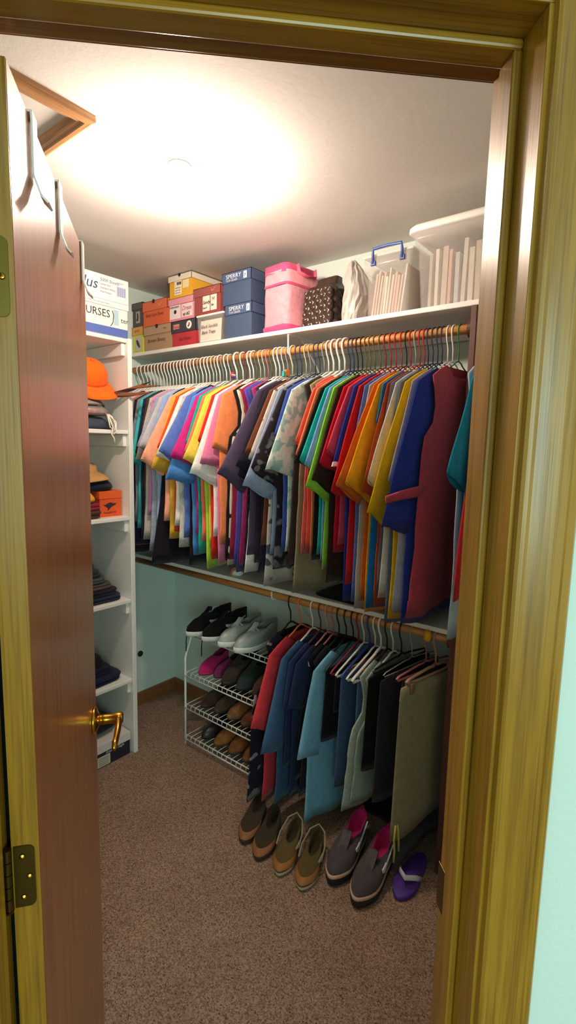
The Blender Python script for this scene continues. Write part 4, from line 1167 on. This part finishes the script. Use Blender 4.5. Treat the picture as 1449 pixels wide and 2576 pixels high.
# second tier from the top
shoe('slip_on_shoe', 'magenta slip-on shoe leaning on the rack\'s second tier', (.640, -.255, TZ[2]), D(8), .235, .088, .085, '#b01f63', '#a31c5a', '#6d1440', .012, group=RG)
shoe('slip_on_shoe', 'plum slip-on shoe behind the magenta one on the rack', (.728, -.225, TZ[2]), D(4), .235, .084, .080, '#6d2452', '#5a1f45', '#3a1430', .012, group=RG)
shoe('boot', 'dark brown boot on the rack\'s second tier', (.822, -.240, TZ[2]), 0, .26, .090, .120, '#3a3029', '#1b1614', '#241d19', .018, group=RG, laces='#5a4b3e', tongue='#3a3029')
shoe('boot', 'charcoal green boot on the rack\'s second tier', (.920, -.235, TZ[2]), 0, .26, .090, .118, '#2f3a37', '#1a1c1b', '#20211f', .018, group=RG, laces='#4c5a56', tongue='#2f3a37')
shoe('boot', 'dull brown boot at the dress end of the second tier', (1.020, -.235, TZ[2]), 0, .255, .088, .110, '#4a352b', '#1b1614', '#2a201b', .016, group=RG)
# third tier
shoe('loafer', 'dark brown loafer at the left of the rack\'s third tier', (.650, -.232, TZ[1]), D(5), .26, .092, .070, '#3b2d23', '#1d1713', '#2a211b', .014, group=RG)
shoe('loafer', 'olive brown loafer on the rack\'s third tier', (.748, -.228, TZ[1]), D(3), .26, .092, .068, '#4a3c2c', '#1d1713', '#2a211b', .014, group=RG)
shoe('clog', 'tan leather clog on the rack\'s third tier', (.845, -.235, TZ[1]), D(2), .24, .094, .062, '#8a5a38', '#5a4334', '#3a2a20', .016, group=RG, open_c=.28, open_l=.22)
shoe('clog', 'russet leather clog on the rack\'s third tier', (.945, -.235, TZ[1]), 0, .24, .094, .062, '#6d4128', '#4a3426', '#32231a', .016, group=RG, open_c=.28, open_l=.22)
shoe('clog', 'black clog at the dress end of the third tier', (1.045, -.235, TZ[1]), 0, .25, .094, .072, '#191718', '#121112', '#0f0e0f', .018, group=RG)
# bottom tier
shoe('ankle_shoe', 'black ankle shoe at the left of the rack\'s bottom tier', (.655, -.232, TZ[0]), D(4), .25, .092, .082, '#231d1d', '#151313', '#171414', .016, group=RG, umat=plain('#241d1d', .4, name='black_leather'))
for x, c, lab in ((.758, '#8a5c2c', 'tan suede shoe second from the left on the bottom tier'), (.862, '#7c4f26', 'brown suede shoe in the middle of the bottom tier'), (.964, '#80532a', 'chestnut suede shoe on the bottom tier'), (1.066, '#74491f', 'dark tan suede shoe at the dress end of the bottom tier')):
    shoe('suede_shoe', lab, (x, -.235, TZ[0]), D(2), .255, .094, .070, c, '#4a3420', '#3a2818', .014, group=RG)

# shoes on the carpet
FG = 'shoes on the carpet under the lower rod'
for x, y, a, lab in ((1.224, -.575, -23, 'brown slip-on clog farthest left on the carpet'), (1.328, -.600, -21, 'brown slip-on clog under the steel blue tunic')):
    shoe('clog', lab, (x, y, .0005), D(-a), .245, .090, .068, '#3a3022', '#3a2a20', '#2a2318', .024, group=FG, open_c=.24, open_l=.24, toecap='#8a5632')
for x, y, a, lab in ((1.436, -.600, -20, 'brown moccasin with a cream cord, left of its pair'), (1.542, -.595, -19, 'brown moccasin with a cream cord, beside the grey sneakers')):
    s_ = shoe('moccasin', lab, (x, y, .0005), D(-a), .245, .088, .068, '#5a4a28', '#b5a68c', '#3a321c', .018, mid='#4a3020', group=FG, open_c=.22, open_l=.25, toecap='#96602f')
    c_ = plain('#8e8566', .8, name='cream_cord')
    MB().tube([(.040, -.03, .055), (.046, .03, .060), (.030, .09, .085), (0, .110, .098), (-.030, .09, .085), (-.046, .03, .060), (-.040, -.03, .055)], .0035, 6).build('cord', c_, s_, True)
    MB().tube([(.040, -.03, .055), (.046, -.01, .05), (.048, .03, .080), (.040, .06, .095)], .0030, 6).build('cord', c_, s_, True)
for x, y, a, lab in ((1.632, -.475, -8, 'grey running sneaker with pink lining, left of its pair'), (1.758, -.495, -5, 'grey running sneaker with pink lining and white emblem, nearest the jamb')):
    s_ = shoe('sneaker', lab, (x, y, .0005), D(-a), .300, .108, .118, '#4b4547', '#1b1c20', '#c02a72', .036, mid='#c9a08c', open_l=.27, open_w=.34, group=FG, laces='#2a2628', sw='#e6e6e6', tongue='#565052', toecap=None)
    MB().tube([(-.012, .148, .112), (0, .155, .135), (.012, .148, .112)], .004, 6).build('pull_tab', fabric('#c02a72'), s_, True)
shoe('sneaker', 'black sneaker with pink lining in the shadow behind the grey pair', (1.745, -.16, .0005), D(4), .27, .095, .085, '#19171c', '#101012', '#a03070', .024, group=FG)
# purple flip-flop
ff = tag(empty('flip_flop', (1.865, -.395, .0005), rot=(0, 0, D(3))), 'purple flip-flop with a white strap by the end panel', 'sandal', FG)
def ffr(s, z): return [(.047 * foot_w(k2[1]) * k2[0] * s, (.5 - k2[1]) * .25 * s, z) for k2 in [(math.copysign(abs(math.sin(2 * PI * k / 28)) ** .6, math.sin(2 * PI * k / 28)), .5 - .5 * math.cos(2 * PI * k / 28)) for k in range(28)]]
MB().loft([ffr(.97, 0), ffr(1, .003), ffr(1, .018), ffr(.97, .020)]).build('sole', plain('#4a2a86', .6), ff, True)
MB().tube([(-.040, .0, .016), (-.032, -.03, .040), (0, -.06, .046), (.032, -.03, .040), (.040, .0, .016)], .010, 8, flat=.3).build('strap', plain('#d8d8dc', .6), ff, True)
# black tote on the floor behind the shoes
bt = tag(empty('tote_bag', (1.602, -.130, .0005), D(0)), 'soft black tote bag slumped on the carpet behind the shoes', 'bag')
MB().loft(bagrings([(0, .085, .060, 0), (.04, .092, .066, 0), (.12, .088, .058, .004), (.19, .080, .040, .006), (.215, .074, .022, .008)], jit=.003, rnd=random.Random(9)), True, True).build('bag_body', fabric('#141318'), bt, True)
MB().tube([(-.05, -.02, .205), (-.04, -.05, .200), (0, -.075, .185), (.04, -.05, .200), (.05, -.02, .205)], .006, 6).build('strap', fabric('#141318'), bt, True)

# ================================================================== things in the tower
def cap(name, c, loc, rot, label, bill=.075, r=(.085, .095, .085), billw=.075, group=None, billc=None):
    o = tag(empty(name, loc, rot=rot), label, 'cap', group)
    seg = 36; rings = []
    for i in range(8):
        a = PI / 2 * i / 8
        R = []
        for k in range(seg):
            q = 2 * PI * k / seg
            seam = 1 - .018 * max(0, 1 - abs(((q * 6 / (2 * PI)) % 1) - .0) * 12) * math.cos(a)
            R.append((r[0] * math.cos(a) ** .75 * math.cos(q) * seam, r[1] * math.cos(a) ** .75 * math.sin(q) * seam, r[2] * math.sin(a)))
        rings.append(R)
    inner = [[(x * .96, y * .96, z + .001) for x, y, z in rings[0]], [(x * .90, y * .90, z * .9 + .03) for x, y, z in rings[1]]]
    MB().loft(inner[::-1] + rings, True, True).build('crown', fabric(c), o, True)
    MB().lathe([(.008, r[2] * .985), (.007, r[2] + .004), (.001, r[2] + .006)], 10).build('button', fabric(c), o, True)
    V = []; rows = 7; cols = 13
    m = MB(); T = []; Bm = []
    for i in range(rows):
        t = i / (rows - 1)
        for j in range(cols):
            q = lerp(-PI * .36, PI * .36, j / (cols - 1))
            x = r[0] * .98 * math.cos(q) + bill * t * math.cos(q * .7) ** .6; y = (r[1] + .012 * t) * math.sin(q) * .98
            z = .004 - .018 * t * t - .020 * (math.sin(q) ** 2) * t + .004
            T.append((x, y, z)); Bm.append((x, y, z - .0035))
    F = []
    for i in range(rows - 1):
        for j in range(cols - 1):
            k = i * cols + j; F.append((k, k + 1, k + cols + 1, k + cols)); F.append((k + rows * cols, k + cols + rows * cols, k + cols + 1 + rows * cols, k + 1 + rows * cols))
    N = rows * cols
    edge = [(rows - 1) * cols + j for j in range(cols)]
    for a, b in zip(edge[:-1], edge[1:]): F.append((a, b, b + N, a + N))
    for col_ in (0, cols - 1):
        for i in range(rows - 1): a, b = i * cols + col_, (i + 1) * cols + col_; F.append((a, b, b + N, a + N))
    m.add(T + Bm, F).build('bill', fabric(billc or c), o, True)
    return o
def softhat(name, c, loc, size, label, cat='hat', rz=0, pat=None, c2=None, rot=None):
    sx, sy, sz = size; rings = []
    for t, k, zz in ((0, .70, 0), (.1, .93, .10), (.3, 1.0, .28), (.5, .95, .45), (.65, .78, .66), (.85, .58, .88), (1, .25, 1.0)):
        rings.append([(sx * k * math.cos(a) * (1 + .04 * math.sin(3 * a)), sy * k * math.sin(a), sz * zz + .004 * math.sin(4 * a + zz * 5) * (0 < zz < 1)) for a in [2 * PI * q / 30 for q in range(30)]])
    o = MB().loft(rings).build(name, fabric(c, pat, c2), None, True, loc=loc, rot=rot or (0, 0, rz))
    return tag(o, label, cat)
S2 = TSH[3] + .0004; S3 = TSH[2] + .0004; S4 = TSH[1] + .0004; S5 = TSH[0] + .0004
softhat('bucket_hat', '#39414f', (.255, -.735, S2), (.125, .125, .062), 'navy soft hat lying at the bottom of the hat pile', rz=.3)
pbg = softhat('bagged_hat', '#9c8782', (.262, -.745, S2 + .064), (.105, .100, .052), 'pinkish hat wrapped in a clear plastic bag', 'hat', pat='blotch', c2='#a9484c')
MB().loft([[(x * .11, y * .105, z) for x, y in [(math.cos(2 * PI * q / 24) * k, math.sin(2 * PI * q / 24) * k) for q in range(24)]] for z, k in ((.002, .9), (.02, 1.06), (.04, .9), (.056, .5))], True, True).build('plastic_wrap', clear_plastic('#d8ccc6', .3), pbg, True)
M_CORD = plain('#e9dfcf', .8, name='white_cord')
cd = tag(empty('drawstring_cord', (.375, -.690, S2 + .07)), 'white tangled cord hanging over the hat shelf edge', 'cord')
MB().tube([(-.02, 0, .003), (.008, -.004, -.004), (.028, -.006, -.030), (.032, .004, -.060), (.034, -.006, -.090), (.036, .006, -.110), (.036, .010, -.130)], .0035, 6).build('strand', M_CORD, cd, True)
MB().tube([(-.01, .01, .003), (.012, .012, -.010), (.030, .018, -.045), (.033, .012, -.075), (.034, -.012, -.060), (.026, -.016, -.020), (.0, -.006, .002)], .003, 6).build('strand', M_CORD, cd, True)
MB().tube([(.008, -.004, .0), (.03, .022, -.035), (.034, .020, -.080), (.035, .004, -.092)], .003, 6).build('strand', M_CORD, cd, True)
cap('baseball_cap', '#8d8278', (.235, -.768, S2 + .152), (D(0), D(10), D(15)), 'grey cap squeezed under the orange cap', r=(.080, .088, .062), bill=.065)
cap('baseball_cap', '#f06a1c', (.262, -.725, S2 + .234), (D(14), D(30), D(22)), 'bright orange baseball cap on top of the hat pile', r=(.088, .096, .100), bill=.080)
ft = tag(empty('pheasant_feathers', (.375, -.642, S2 + .170)), 'barred brown pheasant feathers sticking out beside the orange cap', 'feathers')
def feather(pts, w, name='feather'):
    P = [Vector(p) for p in pts]; m = MB(); rings = []
    for i, p in enumerate(P):
        t = i / (len(P) - 1); ww = w * math.sin(PI * min(1, .15 + t * .85)) ** .7 + .0006
        rings.append([p + Vector((0, 0, ww)), p + Vector((.0015, -.0015, 0)), p + Vector((0, 0, -ww)), p + Vector((-.0015, .0015, 0))])
    return m.loft(rings)
M_FEATH = fabric('#7a4a34', 'stripe', '#3a2018')
feather([(-.03, .0, .0), (.02, .025, .012), (.06, .05, .026), (.10, .07, .040), (.15, .085, .058)], .009).build('feather', M_FEATH, ft)
feather([(-.03, .0, -.012), (.02, .025, -.006), (.06, .05, -.002), (.10, .07, .004), (.14, .09, .006)], .008).build('feather', M_FEATH, ft)
feather([(-.02, .0, .006), (.03, .03, .018), (.08, .055, .030), (.13, .085, .036), (.19, .11, .040)], .006).build('feather', M_FEATH, ft)
# third shelf: orange box, caps and folded cloths
ob = tag(empty('shoe_box', (.340, -.605, S3)), 'bright orange shoe box with a black animal emblem in the tower', 'box')
MB().box((-.29, -.118, 0), (0, 0, .100)).build('body', plain('#d8521c', .6), ob)
MB().box((-.294, -.121, .088), (.003, .0015, .125)).build('lid', plain('#dc5a22', .6), ob, bevel=.0015)
MB().prism([(-.104, .062), (-.090, .058), (-.075, .066), (-.060, .070), (-.045, .064), (-.030, .064), (-.034, .056), (-.048, .052), (-.058, .046), (-.068, .036), (-.080, .028), (-.074, .040), (-.084, .048)], .0005, .0012, 'X').build('emblem', M_INK, ob)
lettering(ob, 'KangaROOS', .013, (.0008, -.098, .016), FACE_X, M_INK)
softhat('beret', '#1d2030', (.235, -.716, S3 + .1256), (.115, .108, .070), 'dark navy cap lying on the orange box')
cap('baseball_cap', '#b58a52', (.215, -.750, S3 + .214), (D(2), D(8), D(24)), 'tan cap on top of the navy one', r=(.080, .088, .050), bill=.075)
folded('folded_cloth', '#4a2c26', (.300, -.812, S3), (.15, .155, .038), 'dark brown folded cloth beside the orange box', 'cloth', layers=2)
folded('folded_cloth', '#7c2030', (.300, -.810, S3 + .0385), (.15, .150, .034), 'maroon folded cloth under the yellow one', 'cloth', layers=2)
softhat('folded_cloth', '#e2a020', (.300, -.812, S3 + .073), (.078, .076, .060), 'golden yellow crumpled cloth on the maroon one', 'cloth')
# fourth shelf: folded trousers
STK = [('#20283c', .034, 'dark blue jeans at the bottom of the fourth-shelf stack'), ('#191a28', .030, 'midnight jeans second in the fourth-shelf stack'), ('#4c4038', .030, 'brown folded trousers in the fourth-shelf stack'),
       ('#39444a', .026, 'slate striped trousers in the fourth-shelf stack'), ('#23282c', .036, 'charcoal trousers near the stack top'), ('#2a3034', .034, 'dark grey sweatpants on the stack top')]
z = S4
for i, (c, h, lab) in enumerate(STK):
    folded('folded_trousers', c, (.225 - .010 * (i > 3), -.764 - .018 * i, z), (.30 - .018 * i, .29 - .010 * i, h), lab, 'trousers', rz=.02 * (i % 3 - 1), group='folded trousers in the tower', layers=2)
    z += h + .0004
z = S5
for i, (c, h, lab) in enumerate((('#1b1c38', .042, 'navy folded trousers on the fifth shelf, lowest'), ('#15162a', .036, 'inky folded trousers on the fifth shelf, middle'), ('#121218', .050, 'black folded trousers on the fifth shelf, topmost'))):
    folded('folded_trousers', c, (.225 - .012 * i, -.765 - .020 * i, z), (.29 - .03 * i, .27 - .03 * i, h), lab, 'trousers', rz=.06 - .03 * i, group='folded trousers in the tower', layers=2)
    z += h + .0004
# on the floor of the tower
sb = tag(empty('shoe_box', (.385, -.612, .0005)), 'black shoe box with a white lid on the carpet inside the tower', 'box')
MB().box((-.30, -.20, 0), (0, 0, .098)).build('body', plain('#1c1f2e', .6), sb)
MB().box((-.304, -.204, .078), (.004, .0035, .122)).build('lid', plain('#dcd3d0', .6), sb, bevel=.0015)
MB().box((.0004, -.185, .004), (.0012, -.115, .058)).build('sticker', plain('#c9c4b8', .7), sb)
for k in range(4): MB().box((.0012, -.178, .012 + k * .011), (.0018, -.125, .016 + k * .011)).build('printed_line', plain('#8a8478', .7), sb)
lettering(sb, 'American Eagle', .020, (.0008, -.140, .062), FACE_X, plain('#cfd3dc', .6), shear=.3, width=.85)
bgm = tag(empty('duffel_bag', (.250, -.745, .123)), 'soft black bag heaped on the white-lidded shoe box', 'bag')
rings = []
for t in range(9):
    u_ = t / 8; yy = lerp(-.165, .115, u_); k = math.sin(PI * (.12 + .80 * u_)) ** .6
    hgt = lerp(.23, .10, u_ ** .8) * k
    rings.append([(.105 * k * math.cos(a), yy, max(.001, hgt * .5 + hgt * .5 * math.sin(a) * (1 + .05 * math.sin(3 * a + t)))) for a in [2 * PI * q / 20 for q in range(20)]])
MB().loft(rings).build('bag_body', fabric('#151618'), bgm, True)
MB().tube([(.085, -.10, .10), (.100, -.04, .12), (.098, .03, .085), (.088, .07, .06)], .007, 6).build('strap', fabric('#232428'), bgm, True)
# round black knob on the left wall
kb = MB().lathe([(.018, .0), (.018, .006), (.013, .012), (.001, .014)], 18, axis='X').build('bumper', M_BLACK, None, True, loc=(.0005, -.270, .330))
tag(kb, 'small round black bumper on the wall beside the tower', 'bumper')
# small crumpled cloth at the front of the lower shelf
softhat('crumpled_cloth', '#d98a6c', (.80, -.250, LSH + .0005), (.038, .034, .040), 'small peach and white crumpled cloth at the lower shelf front', 'cloth', pat='blotch', c2='#d6e2da')
